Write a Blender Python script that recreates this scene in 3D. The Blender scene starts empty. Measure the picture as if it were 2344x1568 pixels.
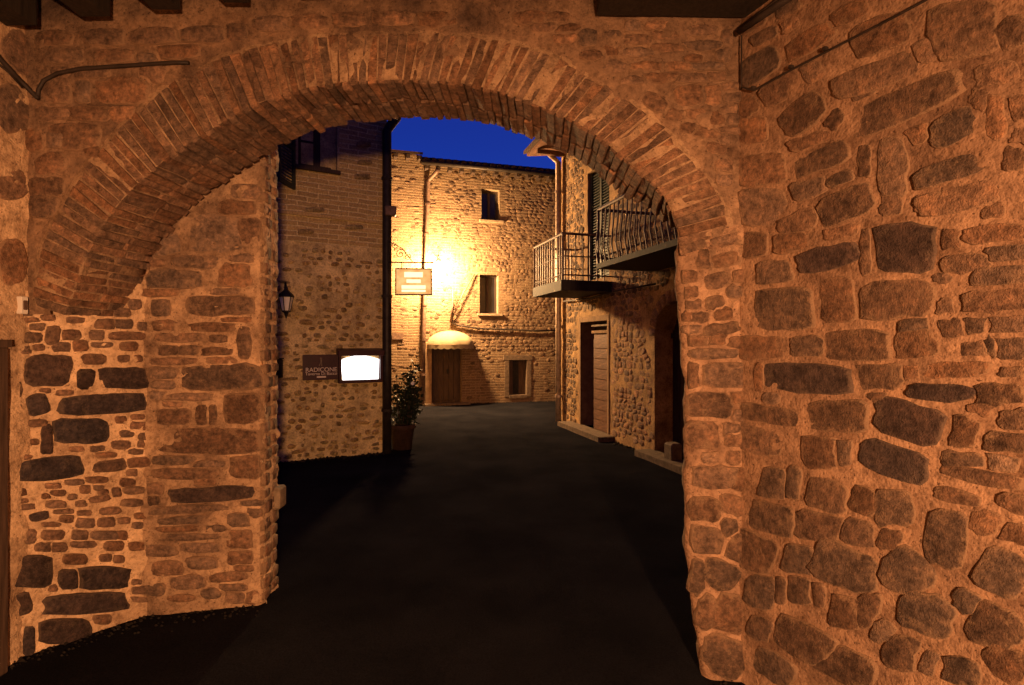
import bpy, bmesh, math, random
from mathutils import Vector, Matrix, noise

SC = bpy.context.scene
COL = SC.collection
RND = random.Random(7)

# ------------------------------------------------------------------ camera
CAM_H = 1.6
F, CX, CY = 1237.0, 1172.0, 784.0          # focal length / centre in units of a 2344 x 1568 picture
cam_d = bpy.data.cameras.new('camera')
cam = bpy.data.objects.new('camera', cam_d)
COL.objects.link(cam)
cam.location = (0, 0, CAM_H)
cam.rotation_euler = (math.pi / 2, 0, 0)
cam_d.sensor_width = 36.0
cam_d.lens = 36.0 * F / 2344.0
cam_d.clip_start = 0.05
cam_d.clip_end = 500
SC.camera = cam

# ------------------------------------------------------------------ sky (blue hour) and exposure
w = bpy.data.worlds.new('World')
SC.world = w
w.use_nodes = True
nt = w.node_tree
nt.nodes.clear()
sky = nt.nodes.new('ShaderNodeTexSky')
sky.sky_type = 'NISHITA'
sky.sun_disc = False
sky.sun_elevation = math.radians(-1.0)
sky.sun_rotation = math.radians(0)
sky.ozone_density = 8.0
sky.dust_density = 0.3
sky.air_density = 1.0
bg = nt.nodes.new('ShaderNodeBackground')
bg.inputs[1].default_value = 0.108
wo = nt.nodes.new('ShaderNodeOutputWorld')
nt.links.new(sky.outputs[0], bg.inputs[0])
nt.links.new(bg.outputs[0], wo.inputs[0])

SC.view_settings.view_transform = 'Standard'
SC.view_settings.look = 'None'
SC.view_settings.exposure = 2.58        # long night exposure
SC.view_settings.gamma = 1.0
SC.render.engine = 'CYCLES'
SC.cycles.use_denoising = True
SC.cycles.max_bounces = 6
SC.cycles.sample_clamp_indirect = 6.0

PASSAGE_LAMP = Vector((0.64, -1.75, 1.44))
PASSAGE_W = 200.0
STREET_W = 480.0

# ------------------------------------------------------------------ small helpers
def px(dx, dy, Y):
    """picture point at forward distance Y -> world point"""
    return Vector(((dx - CX) / F * Y, Y, CAM_H + (CY - dy) / F * Y))

def ground_pt(dx, dy):
    Y = F * CAM_H / (dy - CY)
    return Vector(((dx - CX) / F * Y, Y, 0))

class Plane:
    """vertical wall plane through two ground points; u along, z up, h out (towards the viewer side)"""
    def __init__(s, a, b):
        s.a = Vector((a[0], a[1], 0)); s.b = Vector((b[0], b[1], 0))
        s.d = (s.b - s.a).normalized()
        n = Vector((s.d.y, -s.d.x, 0))
        if n.dot(-s.a) < 0: n = -n
        s.n = n
        s.bulge = None
        s.occ = []
        s.pend = []
    def pt(s, u, z, h=0.0):
        return s.a + s.d * u + s.n * h + Vector((0, 0, z))
    def uz(s, dx, dy, h=0.0):
        r = Vector(((dx - CX) / F, 1.0, (CY - dy) / F))
        o = Vector((0, 0, CAM_H))
        p0 = s.a + s.n * h
        t = (p0 - o).dot(s.n) / r.dot(s.n)
        p = o + r * t
        return (p - s.a).dot(s.d), p.z
    def at(s, dx, dy, h=0.0):
        u, z = s.uz(dx, dy, h)
        return s.pt(u, z, h)

WLOC = {}
def empty(name, loc, label=None, cat=None, group=None, kind=None):
    o = bpy.data.objects.new(name, None)
    o.empty_display_size = 0.2
    COL.objects.link(o)
    o.location = loc
    WLOC[o.name] = Vector(loc)
    tag(o, label, cat, group, kind)
    return o

def tag(o, label=None, cat=None, group=None, kind=None):
    if label: o['label'] = label
    if cat: o['category'] = cat
    if group: o['group'] = group
    if kind: o['kind'] = kind
    return o

def mk(name, verts, faces, mat, parent=None, smooth=False, uvs=None, color=None, origin=None, edge=None):
    verts = [Vector(v) for v in verts]
    if origin is None:
        mn = Vector((min(v.x for v in verts), min(v.y for v in verts), min(v.z for v in verts)))
        mx = Vector((max(v.x for v in verts), max(v.y for v in verts), max(v.z for v in verts)))
        origin = (mn + mx) / 2
    origin = Vector(origin)
    me = bpy.data.meshes.new(name)
    me.from_pydata([v - origin for v in verts], [], faces)
    if uvs:
        lay = me.uv_layers.new(name='uv')
        for l in me.loops:
            lay.data[l.index].uv = uvs[l.vertex_index]
    if edge:
        at = me.attributes.new('edge', 'FLOAT', 'POINT')
        at.data.foreach_set('value', edge)
    if smooth:
        me.polygons.foreach_set('use_smooth', [True] * len(me.polygons))
    me.materials.append(mat)
    me.update()
    o = bpy.data.objects.new(name, me)
    COL.objects.link(o)
    if parent is not None:
        o.parent = parent
        o.location = origin - WLOC[parent.name]
    else:
        o.location = origin
    WLOC[o.name] = origin
    if color: o.color = (*color, 1)
    return o

class MB:
    """collects shapes into one mesh"""
    def __init__(s): s.v = []; s.f = []
    def add(s, v, f):
        k = len(s.v); s.v += [Vector(x) for x in v]
        s.f += [tuple(i + k for i in q) for q in f]
        return s
    def hexa(s, c, bev=0.0):
        """c = 8 corners: 0-3 one face (loop), 4-7 the opposite; optional chamfer"""
        c = [Vector(x) for x in c]
        faces = [(0, 3, 2, 1), (4, 5, 6, 7), (0, 1, 5, 4), (1, 2, 6, 5), (2, 3, 7, 6), (3, 0, 4, 7)]
        if bev <= 0:
            return s.add(c, faces)
        ctr = sum(c, Vector()) / 8
        vs = []; idx = {}
        for fi, q in enumerate(faces):
            fc = sum((c[i] for i in q), Vector()) / 4
            for i in q:
                d = fc - c[i]
                L = max(d.length, 1e-6)
                idx[(fi, i)] = len(vs)
                vs.append(c[i] + d * min(0.45, bev * 1.41 / L))
        fs = [tuple(idx[(fi, i)] for i in q) for fi, q in enumerate(faces)]
        edges = {}
        for fi, q in enumerate(faces):
            for k in range(4):
                e = frozenset((q[k], q[(k + 1) % 4]))
                edges.setdefault(e, []).append((fi, q[k], q[(k + 1) % 4]))
        for e, l in edges.items():
            (f1, a, b), (f2, _, _) = l
            fs.append((idx[(f1, b)], idx[(f1, a)], idx[(f2, a)], idx[(f2, b)]))
        for i in range(8):
            fl = [fi for fi, q in enumerate(faces) if i in q]
            p = [vs[idx[(fi, i)]] for fi in fl]
            nrm = (p[1] - p[0]).cross(p[2] - p[0])
            t = [idx[(fi, i)] for fi in fl]
            if nrm.dot(c[i] - ctr) < 0: t.reverse()
            fs.append(tuple(t))
        return s.add(vs, fs)
    def box(s, o, ax, ay, az, bev=0.0):
        o = Vector(o); ax = Vector(ax); ay = Vector(ay); az = Vector(az)
        if ax.cross(ay).dot(az) < 0: ax, ay = ay, ax
        return s.hexa([o, o + ax, o + ax + ay, o + ay, o + az, o + ax + az, o + ax + ay + az, o + ay + az], bev)
    def pbox(s, P, u0, u1, z0, z1, h0, h1, bev=0.0):
        return s.box(P.pt(u0, z0, h0), P.d * (u1 - u0), P.n * (h1 - h0), Vector((0, 0, z1 - z0)), bev)
    def tube(s, pts, r, n=8, cap=True, r2=None):
        pts = [Vector(p) for p in pts]
        k0 = len(s.v)
        ref = None
        for i, p in enumerate(pts):
            t = (pts[min(i + 1, len(pts) - 1)] - pts[max(i - 1, 0)]).normalized()
            if ref is None:
                ref = Vector((0, 0, 1)) if abs(t.z) < 0.9 else Vector((1, 0, 0))
            a = t.cross(ref).normalized(); b = a.cross(t).normalized(); ref = b
            rr = r if r2 is None else r + (r2 - r) * i / (len(pts) - 1)
            for j in range(n):
                th = 2 * math.pi * j / n
                s.v.append(p + (a * math.cos(th) + b * math.sin(th)) * rr)
        for i in range(len(pts) - 1):
            for j in range(n):
                a0 = k0 + i * n + j; a1 = k0 + i * n + (j + 1) % n
                s.f.append((a0, a1, a1 + n, a0 + n))
        if cap:
            s.f.append(tuple(k0 + j for j in reversed(range(n))))
            e = k0 + (len(pts) - 1) * n
            s.f.append(tuple(e + j for j in range(n)))
        return s
    def lathe(s, c, prof, n=12, cap=False):
        """profile [(r, z)] around a vertical axis at c"""
        c = Vector(c); k0 = len(s.v)
        for r, z in prof:
            for j in range(n):
                th = 2 * math.pi * (j + .5) / n
                s.v.append(c + Vector((r * math.cos(th), r * math.sin(th), z)))
        for i in range(len(prof) - 1):
            for j in range(n):
                a0 = k0 + i * n + j; a1 = k0 + i * n + (j + 1) % n
                s.f.append((a0, a1, a1 + n, a0 + n))
        if cap:
            s.f.append(tuple(k0 + j for j in reversed(range(n))))
            e = k0 + (len(prof) - 1) * n
            s.f.append(tuple(e + j for j in range(n)))
        return s
    def build(s, name, mat, parent=None, smooth=False, color=None, origin=None):
        return mk(name, s.v, s.f, mat, parent, smooth, None, color, origin)

def fbm(p, o=4, H=0.9):
    return noise.fractal(p, H, 2.0, o, noise_basis='PERLIN_ORIGINAL')

# ------------------------------------------------------------------ materials
def new_mat(name):
    m = bpy.data.materials.new(name); m.use_nodes = True
    n = m.node_tree; n.nodes.clear()
    out = n.nodes.new('ShaderNodeOutputMaterial')
    b = n.nodes.new('ShaderNodeBsdfPrincipled')
    n.links.new(b.outputs[0], out.inputs[0])
    b.inputs['Roughness'].default_value = 0.9
    b.inputs['Specular IOR Level'].default_value = 0.25
    return m, n, b

def N(n, t, **kw):
    x = n.nodes.new(t)
    for k, v in kw.items():
        if isinstance(k, str) and hasattr(x, k): setattr(x, k, v)
    return x

def tex_noise(n, scale, detail=5, rough=0.6, vec=None):
    t = n.nodes.new('ShaderNodeTexNoise')
    t.inputs['Scale'].default_value = scale
    t.inputs['Detail'].default_value = detail
    t.inputs['Roughness'].default_value = rough
    if vec is not None: n.links.new(vec, t.inputs['Vector'])
    return t

def ramp(n, inp, stops):
    r = n.nodes.new('ShaderNodeValToRGB')
    el = r.color_ramp.elements
    while len(el) < len(stops): el.new(0.5)
    for e, (p, c) in zip(el, stops):
        e.position = p
        e.color = (*c, 1) if len(c) == 3 else c
    n.links.new(inp, r.inputs[0])
    return r

def mix(n, fac, a, b, blend='MIX'):
    m = n.nodes.new('ShaderNodeMixRGB'); m.blend_type = blend
    for i, x in ((0, fac), (1, a), (2, b)):
        if isinstance(x, (int, float)): m.inputs[i].default_value = x
        elif isinstance(x, tuple): m.inputs[i].default_value = (*x, 1)
        else: n.links.new(x, m.inputs[i])
    return m

def bump(n, b, h, strength, dist):
    bp = n.nodes.new('ShaderNodeBump')
    bp.inputs['Strength'].default_value = strength
    bp.inputs['Distance'].default_value = dist
    n.links.new(h, bp.inputs['Height'])
    n.links.new(bp.outputs[0], b.inputs['Normal'])
    return bp

def gpos(n):
    return n.nodes.new('ShaderNodeNewGeometry').outputs['Position']

def mortar_mat(name, light, dark, grit=1.0):
    m, n, b = new_mat(name)
    p = gpos(n)
    big = tex_noise(n, 2.6, 8, 0.68, p)
    r1 = ramp(n, big.outputs[0], [(0.36, dark), (0.60, light)])
    sp = tex_noise(n, 38, 5, 0.7, p)
    r2 = ramp(n, sp.outputs[0], [(0.36, (0.52, 0.50, 0.48)), (0.52, (1, 1, 1))])
    c = mix(n, 0.8, r1.outputs[0], r2.outputs[0], 'MULTIPLY')
    pit = tex_noise(n, 90, 2, 0.5, p)
    r3 = ramp(n, pit.outputs[0], [(0.28, (0.35, 0.32, 0.3)), (0.36, (1, 1, 1))])
    c2 = mix(n, 1.0, c.outputs[0], r3.outputs[0], 'MULTIPLY')
    bl = tex_noise(n, 7.0, 8, 0.75, p)
    r4 = ramp(n, bl.outputs[0], [(0.34, (0.50, 0.46, 0.44)), (0.50, (0.95, 0.95, 0.95)), (0.66, (1.22, 1.2, 1.15))])
    c2 = mix(n, 0.9, c2.outputs[0], r4.outputs[0], 'MULTIPLY')
    n.links.new(c2.outputs[0], b.inputs['Base Color'])
    hm = mix(n, 0.45, sp.outputs[0], pit.outputs[0])
    bump(n, b, hm.outputs[0], 0.65 * grit, 0.018)
    return m

def piece_mat(name, smear, smear_amt=0.5, scale=42.0, dist=0.009):
    """stone / brick: colour of the single piece (object colour) with grain, wear and lime smears"""
    m, n, b = new_mat(name)
    p = gpos(n)
    oi = n.nodes.new('ShaderNodeObjectInfo')
    add = n.nodes.new('ShaderNodeVectorMath'); add.operation = 'ADD'
    sc = n.nodes.new('ShaderNodeVectorMath'); sc.operation = 'SCALE'
    cmb = n.nodes.new('ShaderNodeCombineXYZ')
    for i in range(3): n.links.new(oi.outputs['Random'], cmb.inputs[i])
    n.links.new(cmb.outputs[0], sc.inputs[0]); sc.inputs['Scale'].default_value = 31.0
    n.links.new(p, add.inputs[0]); n.links.new(sc.outputs[0], add.inputs[1])
    v = add.outputs[0]
    g = tex_noise(n, scale, 7, 0.72, v)
    r = ramp(n, g.outputs[0], [(0.30, (0.36, 0.33, 0.32)), (0.5, (1.0, 0.98, 0.97)), (0.70, (1.85, 1.7, 1.55))])
    c = mix(n, 1.0, oi.outputs['Color'], r.outputs[0], 'MULTIPLY')
    pm = tex_noise(n, 11.0, 6, 0.7, v)
    rp = ramp(n, pm.outputs[0], [(0.33, (0.50, 0.47, 0.46)), (0.5, (1.0, 1.0, 1.0)), (0.67, (1.45, 1.35, 1.22))])
    c = mix(n, 0.9, c.outputs[0], rp.outputs[0], 'MULTIPLY')
    s = tex_noise(n, 17.0, 8, 0.8, p)
    ed = n.nodes.new('ShaderNodeAttribute'); ed.attribute_name = 'edge'
    ma = n.nodes.new('ShaderNodeMath'); ma.operation = 'MULTIPLY_ADD'
    n.links.new(ed.outputs['Fac'], ma.inputs[0]); ma.inputs[1].default_value = 0.30
    n.links.new(s.outputs[0], ma.inputs[2])
    rs = ramp(n, ma.outputs[0], [(0.54, (0, 0, 0)), (0.70, (smear_amt,) * 3)])
    c2 = mix(n, rs.outputs[0], c.outputs[0], smear)
    n.links.new(c2.outputs[0], b.inputs['Base Color'])
    fine = tex_noise(n, scale * 4, 4, 0.6, v)
    hh = mix(n, 0.35, g.outputs[0], fine.outputs[0])
    bump(n, b, hh.outputs[0], 1.0, dist * 1.7)
    return m

def wall_mat(name, uvscale, c1, c2, mortar, grime, grime_lo=0.35, grime_hi=0.65):
    """brickwork too far away to pick apart: courses from the wall's own metric UV"""
    m, n, b = new_mat(name)
    uv = n.nodes.new('ShaderNodeUVMap'); uv.uv_map = 'uv'
    p = gpos(n)
    wob = tex_noise(n, 3.0, 3, 0.5, p)
    off = n.nodes.new('ShaderNodeVectorMath'); off.operation = 'MULTIPLY_ADD'
    off.inputs[1].default_value = (0.05, 0.05, 0)
    n.links.new(wob.outputs['Color'], off.inputs[0]); n.links.new(uv.outputs[0], off.inputs[2])
    br = n.nodes.new('ShaderNodeTexBrick')
    br.inputs['Scale'].default_value = uvscale
    br.inputs['Mortar Size'].default_value = 0.012
    br.inputs['Mortar Smooth'].default_value = 0.6
    br.inputs['Brick Width'].default_value = 0.27
    br.inputs['Row Height'].default_value = 0.068
    br.inputs['Color1'].default_value = (*c1, 1)
    br.inputs['Color2'].default_value = (*c2, 1)
    br.inputs['Mortar'].default_value = (*mortar, 1)
    n.links.new(off.outputs[0], br.inputs['Vector'])
    sp = tex_noise(n, 9.0, 6, 0.7, p)
    rs = ramp(n, sp.outputs[0], [(grime_lo, (0, 0, 0)), (grime_hi, (1, 1, 1))])
    c = mix(n, rs.outputs[0], br.outputs['Color'], grime)
    f = tex_noise(n, 45, 4, 0.7, p)
    rf = ramp(n, f.outputs[0], [(0.3, (0.55, 0.55, 0.55)), (0.6, (1.1, 1.1, 1.1))])
    cc = mix(n, 1.0, c.outputs[0], rf.outputs[0], 'MULTIPLY')
    n.links.new(cc.outputs[0], b.inputs['Base Color'])
    hh = mix(n, 0.5, br.outputs['Fac'], f.outputs[0])
    inv = n.nodes.new('ShaderNodeInvert'); n.links.new(br.outputs['Fac'], inv.inputs[1])
    h2 = mix(n, 0.5, inv.outputs[0], f.outputs[0])
    bump(n, b, h2.outputs[0], 0.8, 0.02)
    return m

def plain(name, col, rough=0.6, metal=0.0, var=0.35, scale=14.0, bmp=0.15):
    m, n, b = new_mat(name)
    p = gpos(n)
    t = tex_noise(n, scale, 6, 0.65, p)
    lo = tuple(c * (1 - var) for c in col); hi = tuple(min(1, c * (1 + var)) for c in col)
    r = ramp(n, t.outputs[0], [(0.35, lo), (0.65, hi)])
    n.links.new(r.outputs[0], b.inputs['Base Color'])
    b.inputs['Roughness'].default_value = rough
    b.inputs['Metallic'].default_value = metal
    bump(n, b, t.outputs[0], bmp, 0.01)
    return m

def wood(name, col, rough=0.75, sx=60, sz=4):
    m, n, b = new_mat(name)
    tc = n.nodes.new('ShaderNodeTexCoord')
    mp = n.nodes.new('ShaderNodeMapping')
    mp.inputs['Scale'].default_value = (sx, sx, sz)
    n.links.new(tc.outputs['Object'], mp.inputs[0])
    t = tex_noise(n, 1.0, 6, 0.65, mp.outputs[0])
    r = ramp(n, t.outputs[0], [(0.3, tuple(c * .5 for c in col)), (0.7, tuple(c * 1.5 for c in col))])
    n.links.new(r.outputs[0], b.inputs['Base Color'])
    b.inputs['Roughness'].default_value = rough
    bump(n, b, t.outputs[0], 0.4, 0.006)
    return m

def emit(name, col, strength):
    m, n, b = new_mat(name)
    b.inputs['Base Color'].default_value = (*col, 1)
    b.inputs['Emission Color'].default_value = (*col, 1)
    b.inputs['Emission Strength'].default_value = strength
    return m

def glass(name, col=(0.02, 0.02, 0.025)):
    m, n, b = new_mat(name)
    b.inputs['Base Color'].default_value = (*col, 1)
    b.inputs['Roughness'].default_value = 0.12
    b.inputs['Specular IOR Level'].default_value = 0.5
    return m

LIME = (0.52, 0.40, 0.27)
M_MORTAR = mortar_mat('lime_mortar', (0.52, 0.34, 0.205), (0.22, 0.138, 0.088))
M_MORTAR_D = mortar_mat('sooty_mortar', (0.33, 0.205, 0.125), (0.115, 0.072, 0.05))
M_MORTAR_B = mortar_mat('arch_mortar', (0.44, 0.29, 0.175), (0.20, 0.125, 0.08))
M_MORTAR_R = mortar_mat('earthy_mortar', (0.415, 0.255, 0.158), (0.20, 0.118, 0.075))
M_MORTAR_L = mortar_mat('lime_mortar_pale', (0.74, 0.51, 0.31), (0.44, 0.285, 0.17))
M_PIECE = piece_mat('masonry_piece', (0.36, 0.23, 0.14), 0.75)
M_PIECE_D = piece_mat('dark_stone_piece', (0.36, 0.25, 0.17), 0.25)
M_BRICK = piece_mat('old_brick_piece', (0.36, 0.23, 0.14), 0.9, 30.0, 0.02)
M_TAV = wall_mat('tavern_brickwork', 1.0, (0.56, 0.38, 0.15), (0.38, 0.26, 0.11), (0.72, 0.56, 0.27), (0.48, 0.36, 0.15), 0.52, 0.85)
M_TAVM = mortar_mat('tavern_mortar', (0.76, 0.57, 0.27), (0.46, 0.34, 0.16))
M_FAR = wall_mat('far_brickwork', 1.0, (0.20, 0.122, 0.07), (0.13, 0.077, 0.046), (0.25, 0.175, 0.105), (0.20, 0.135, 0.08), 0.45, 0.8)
M_RB = mortar_mat('house_render', (0.50, 0.305, 0.14), (0.27, 0.16, 0.075))
M_WOODD = wood('dark_wood', (0.045, 0.028, 0.02))
M_JOIST = wood('soot_wood', (0.03, 0.022, 0.016))
M_DOOR = wood('door_wood', (0.075, 0.045, 0.03))
M_DOORL = wood('plank_wood', (0.16, 0.08, 0.048), 0.6, 8, 40)
M_IRON = plain('black_iron', (0.022, 0.02, 0.02), 0.5, 0.6)
M_RUST = plain('brown_iron', (0.14, 0.085, 0.062), 0.55, 0.3)
M_PIPE = plain('zinc_pipe', (0.42, 0.32, 0.24), 0.45, 0.4)
M_PIPED = plain('dark_pipe', (0.03, 0.022, 0.017), 0.5, 0.3)
M_CABLE = plain('cable_rubber', (0.035, 0.025, 0.02), 0.6)
M_GLASS = glass('window_glass')
M_SHUT = plain('green_shutter', (0.035, 0.04, 0.026), 0.6)
M_TILE = plain('roof_tile', (0.06, 0.034, 0.024), 0.85)
M_AWN = plain('awning_cloth', (0.27, 0.21, 0.13), 0.8, 0, 0.12)
M_MAROON = plain('maroon_paint', (0.045, 0.012, 0.014), 0.45, 0, 0.2)
M_TEXT = plain('cream_lettering', (0.75, 0.62, 0.50), 0.6, 0, 0.05)
M_TERRA = plain('terracotta', (0.045, 0.021, 0.014), 0.85)
M_LEAF = plain('leaf', (0.012, 0.018, 0.008), 0.55, 0, 0.5, 30)
M_FLOWER = plain('white_petal', (0.8, 0.76, 0.7), 0.6, 0, 0.05)
M_SILL = plain('travertine', (0.22, 0.16, 0.105), 0.8)
M_STEP = plain('worn_step', (0.12, 0.082, 0.056), 0.85)
M_PLASTER = plain('door_plaster', (0.27, 0.165, 0.09), 0.9, 0, 0.25, 8)
M_WHITE = plain('white_plastic', (0.72, 0.66, 0.58), 0.5, 0, 0.05)
M_LIT = emit('lit_menu_panel', (1.0, 0.96, 0.98), 0.42)
M_BULB = emit('street_bulb', (1.0, 0.80, 0.45), 9.0)
M_ENAMEL = plain('enamel', (0.05, 0.06, 0.05), 0.4, 0.2)

# lit hanging sign: warm translucent panel
M_SIGN, _n, _b = new_mat('lit_sign_panel')
_p = gpos(_n)
_t = tex_noise(_n, 7.0, 3, 0.5, _p)
_r = ramp(_n, _t.outputs[0], [(0.35, (0.80, 0.40, 0.11)), (0.62, (1.0, 0.68, 0.26))])
_n.links.new(_r.outputs[0], _b.inputs['Base Color'])
_n.links.new(_r.outputs[0], _b.inputs['Emission Color'])
_b.inputs['Emission Strength'].default_value = 0.13
M_SIGNTXT = emit('lit_sign_letters', (1.0, 0.88, 0.58), 0.20)

# asphalt
M_GROUND, _n, _b = new_mat('dark_asphalt')
_p = gpos(_n)
_t = tex_noise(_n, 120, 4, 0.7, _p); _t2 = tex_noise(_n, 1.3, 5, 0.6, _p)
_r = ramp(_n, _t2.outputs[0], [(0.35, (0.0092, 0.0092, 0.0115)), (0.7, (0.0165, 0.0162, 0.0200))])
_r2 = ramp(_n, _t.outputs[0], [(0.3, (0.6, 0.6, 0.6)), (0.7, (1.5, 1.45, 1.4))])
_c = mix(_n, 1.0, _r.outputs[0], _r2.outputs[0], 'MULTIPLY')
_n.links.new(_c.outputs[0], _b.inputs['Base Color'])
_b.inputs['Roughness'].default_value = 0.85
_b.inputs['Specular IOR Level'].default_value = 0.0
bump(_n, _b, _t.outputs[0], 0.5, 0.008)

# ------------------------------------------------------------------ masonry pieces
def tone_col(t, kind='stone', r=None):
    r = r or RND
    if kind == 'stone':
        a = Vector((0.335, 0.205, 0.132)); b = Vector((0.088, 0.058, 0.044))
        if t > .88: b = Vector((0.062, 0.044, 0.042))
    elif kind == 'brick':
        a = Vector((0.30, 0.18, 0.115)); b = Vector((0.11, 0.066, 0.05))
    else:
        a = Vector((0.46, 0.34, 0.135)); b = Vector((0.17, 0.12, 0.055))
    c = a.lerp(b, max(-.2, min(1, t)))
    k = r.uniform(0.78, 1.18); hue = r.uniform(-0.11, 0.11)
    return (c.x * k * (1 + hue), c.y * k, c.z * k * (1 - hue))

def piece_outline(w_, h_, ang, n=14, p=3.2, jit=0.07, r=None):
    r = r or RND
    ca, sa = math.cos(ang), math.sin(ang)
    out = []
    ph = r.uniform(0, 100)
    sq = r.uniform(-0.06, 0.06); tp = r.uniform(-0.06, 0.06)
    for i in range(n):
        th = 2 * math.pi * (i + 0.5 * (r.random() - .5) * .6) / n
        c, s_ = math.cos(th), math.sin(th)
        k = (abs(c) ** p + abs(s_) ** p) ** (-1.0 / p)
        k *= 1 + jit * 1.6 * noise.noise(Vector((ph, c * 1.7, s_ * 1.7))) + r.uniform(-jit, jit) * .55
        x, y = k * c * w_ / 2, k * s_ * h_ / 2
        x *= 1 + tp * (2 * y / max(h_, 1e-6)); y *= 1 + sq * (2 * x / max(w_, 1e-6))
        out.append((x * ca - y * sa, x * sa + y * ca))
    return out

def piece(P, outline, proud, col, mat, parent, name='stone', r=None, sink=0.02, flat=0.86):
    """outline = [(u, z)] on plane P; domed slab bedded in the mortar"""
    r = r or RND
    n = len(outline)
    cu = sum(q[0] for q in outline) / n; cz = sum(q[1] for q in outline) / n
    size = math.sqrt(sum((q[0] - cu) ** 2 + (q[1] - cz) ** 2 for q in outline) / n)
    vs = []; ph = r.uniform(0, 50)
    tx, tz = r.uniform(-1, 1) * 0.05, r.uniform(-1, 1) * 0.05
    for k, (s_, h) in enumerate(((1.0, -sink), (0.94, proud * 0.35), (flat, proud))):
        for (u, z) in outline:
            uu = cu + (u - cu) * s_; zz = cz + (z - cz) * s_
            nz = noise.noise(Vector((uu * 14 + ph, zz * 14, ph)))
            hh = h + (nz * 0.35 * proud + tx * (uu - cu) + tz * (zz - cz) if k else 0)
            vs.append(P.pt(uu, zz, hh + (P.bulge(uu, zz) if P.bulge else 0)))
    vs.append(P.pt(cu, cz, proud * r.uniform(0.9, 1.2) + (P.bulge(cu, cz) if P.bulge else 0)))
    fs = []
    # orient outward
    ccw = (P.d.cross(Vector((0, 0, 1)))).dot(P.n) > 0
    for k in range(2):
        for i in range(n):
            a, b = k * n + i, k * n + (i + 1) % n
            q = (a, b, b + n, a + n)
            fs.append(q if ccw else tuple(reversed(q)))
    for i in range(n):
        q = (2 * n + i, 2 * n + (i + 1) % n, 3 * n)
        fs.append(q if ccw else tuple(reversed(q)))
    if mat is None: return vs, fs
    o = mk(name, vs, fs, mat, parent, True, None, col, None, [1.0] * n + [0.85] * n + [0.2] * n + [-0.2])
    return o

def px_piece(P, cx, cy, w_, h_, ang, tone, parent, proud=0.011, mat=None, kind='stone', name='stone', p=6.0, jit=0.065, n=18):
    out = piece_outline(w_ * 1.13, h_ * 1.13, -math.radians(ang), n, p, jit)
    uz = [P.uz(cx + x, cy + y) for x, y in out]
    # y runs down in the picture: keep loop ccw in (u, z)
    uu_ = [q[0] for q in uz]; zz_ = [q[1] for q in uz]
    P.occ.append(((min(uu_) + max(uu_)) / 2, (min(zz_) + max(zz_)) / 2, (max(uu_) - min(uu_)) / 2, (max(zz_) - min(zz_)) / 2))
    area = sum(uz[i][0] * uz[(i + 1) % len(uz)][1] - uz[(i + 1) % len(uz)][0] * uz[i][1] for i in range(len(uz)))
    if area < 0: uz.reverse()
    P.pend.append([uz, proud, tone_col(tone, kind), mat or (M_PIECE_D if tone > .88 else M_PIECE), parent, name])

def pip(x, y, pl):
    c = False; j = len(pl) - 1
    for i in range(len(pl)):
        xi, yi = pl[i]; xj, yj = pl[j]
        if (yi > y) != (yj > y) and x < (xj - xi) * (y - yi) / (yj - yi) + xi: c = not c
        j = i
    return c

def flush(P, gap=0.016, grow=0.05, ok=None):
    """let neighbouring stones grow towards each other until only a joint is left, then build them"""
    L = P.pend; P.pend = []
    ctr = []; rad = []
    for e in L:
        n = len(e[0]); c = (sum(q[0] for q in e[0]) / n, sum(q[1] for q in e[0]) / n)
        ctr.append(c); rad.append(max(math.hypot(q[0] - c[0], q[1] - c[1]) for q in e[0]))
    nb = [[j for j in range(len(L)) if j != i and math.hypot(ctr[i][0] - ctr[j][0], ctr[i][1] - ctr[j][1]) < rad[i] + rad[j] + 2 * grow + gap] for i in range(len(L))]
    steps = 7; st = grow / steps
    live = [[True] * len(e[0]) for e in L]
    for _ in range(steps):
        for i, e in enumerate(L):
            c = ctr[i]; pl = e[0]
            for k in range(len(pl)):
                if not live[i][k]: continue
                dx, dy = pl[k][0] - c[0], pl[k][1] - c[1]
                d = math.hypot(dx, dy) or 1e-6
                nx, ny = pl[k][0] + dx / d * st, pl[k][1] + dy / d * st
                tx, ty = nx + dx / d * gap, ny + dy / d * gap
                bad = ok is not None and not ok(tx, ty)
                if not bad:
                    for j in nb[i]:
                        if abs(tx - ctr[j][0]) < rad[j] + grow and abs(ty - ctr[j][1]) < rad[j] + grow and pip(tx, ty, L[j][0]):
                            bad = True; break
                if bad: live[i][k] = False
                else: pl[k] = (nx, ny)
    for (uz, proud, col, mat, parent, name) in L:
        if mat is None:                              # parent is then a mesh collector
            v_, f_ = piece(P, uz, proud, None, None, None)
            parent.add(v_, f_)
        else:
            piece(P, uz, proud, col, mat, parent, name)

def fill(P, x0, x1, y0, y1, tries, wr, hr, tones, parent, proud, seed, ang=None, ok=None, kind='stone', name='stone'):
    """smaller stones pressed into the gaps between the big ones (picture units)"""
    r = random.Random(seed)
    for _ in range(tries):
        x, y = r.uniform(x0, x1), r.uniform(y0, y1)
        w_, h_ = r.uniform(*wr), r.uniform(*hr)
        if ok and not ok(x, y, w_, h_): continue
        a = (ang(x, y) if ang else 0) + r.uniform(-3, 3)
        u, z = P.uz(x, y); ua = P.uz(x + w_ / 2, y)[0]; za = P.uz(x, y - h_ / 2)[1]
        ru, rz = abs(ua - u), abs(za - z) + abs(ua - u) * abs(math.sin(math.radians(a)))
        if any(abs(u - q[0]) < (ru + q[2]) * .97 and abs(z - q[1]) < (rz + q[3]) * .97 for q in P.occ): continue
        px_piece(P, x, y, w_, h_, a, r.uniform(*tones), parent, proud, kind=kind, name=name)

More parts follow.
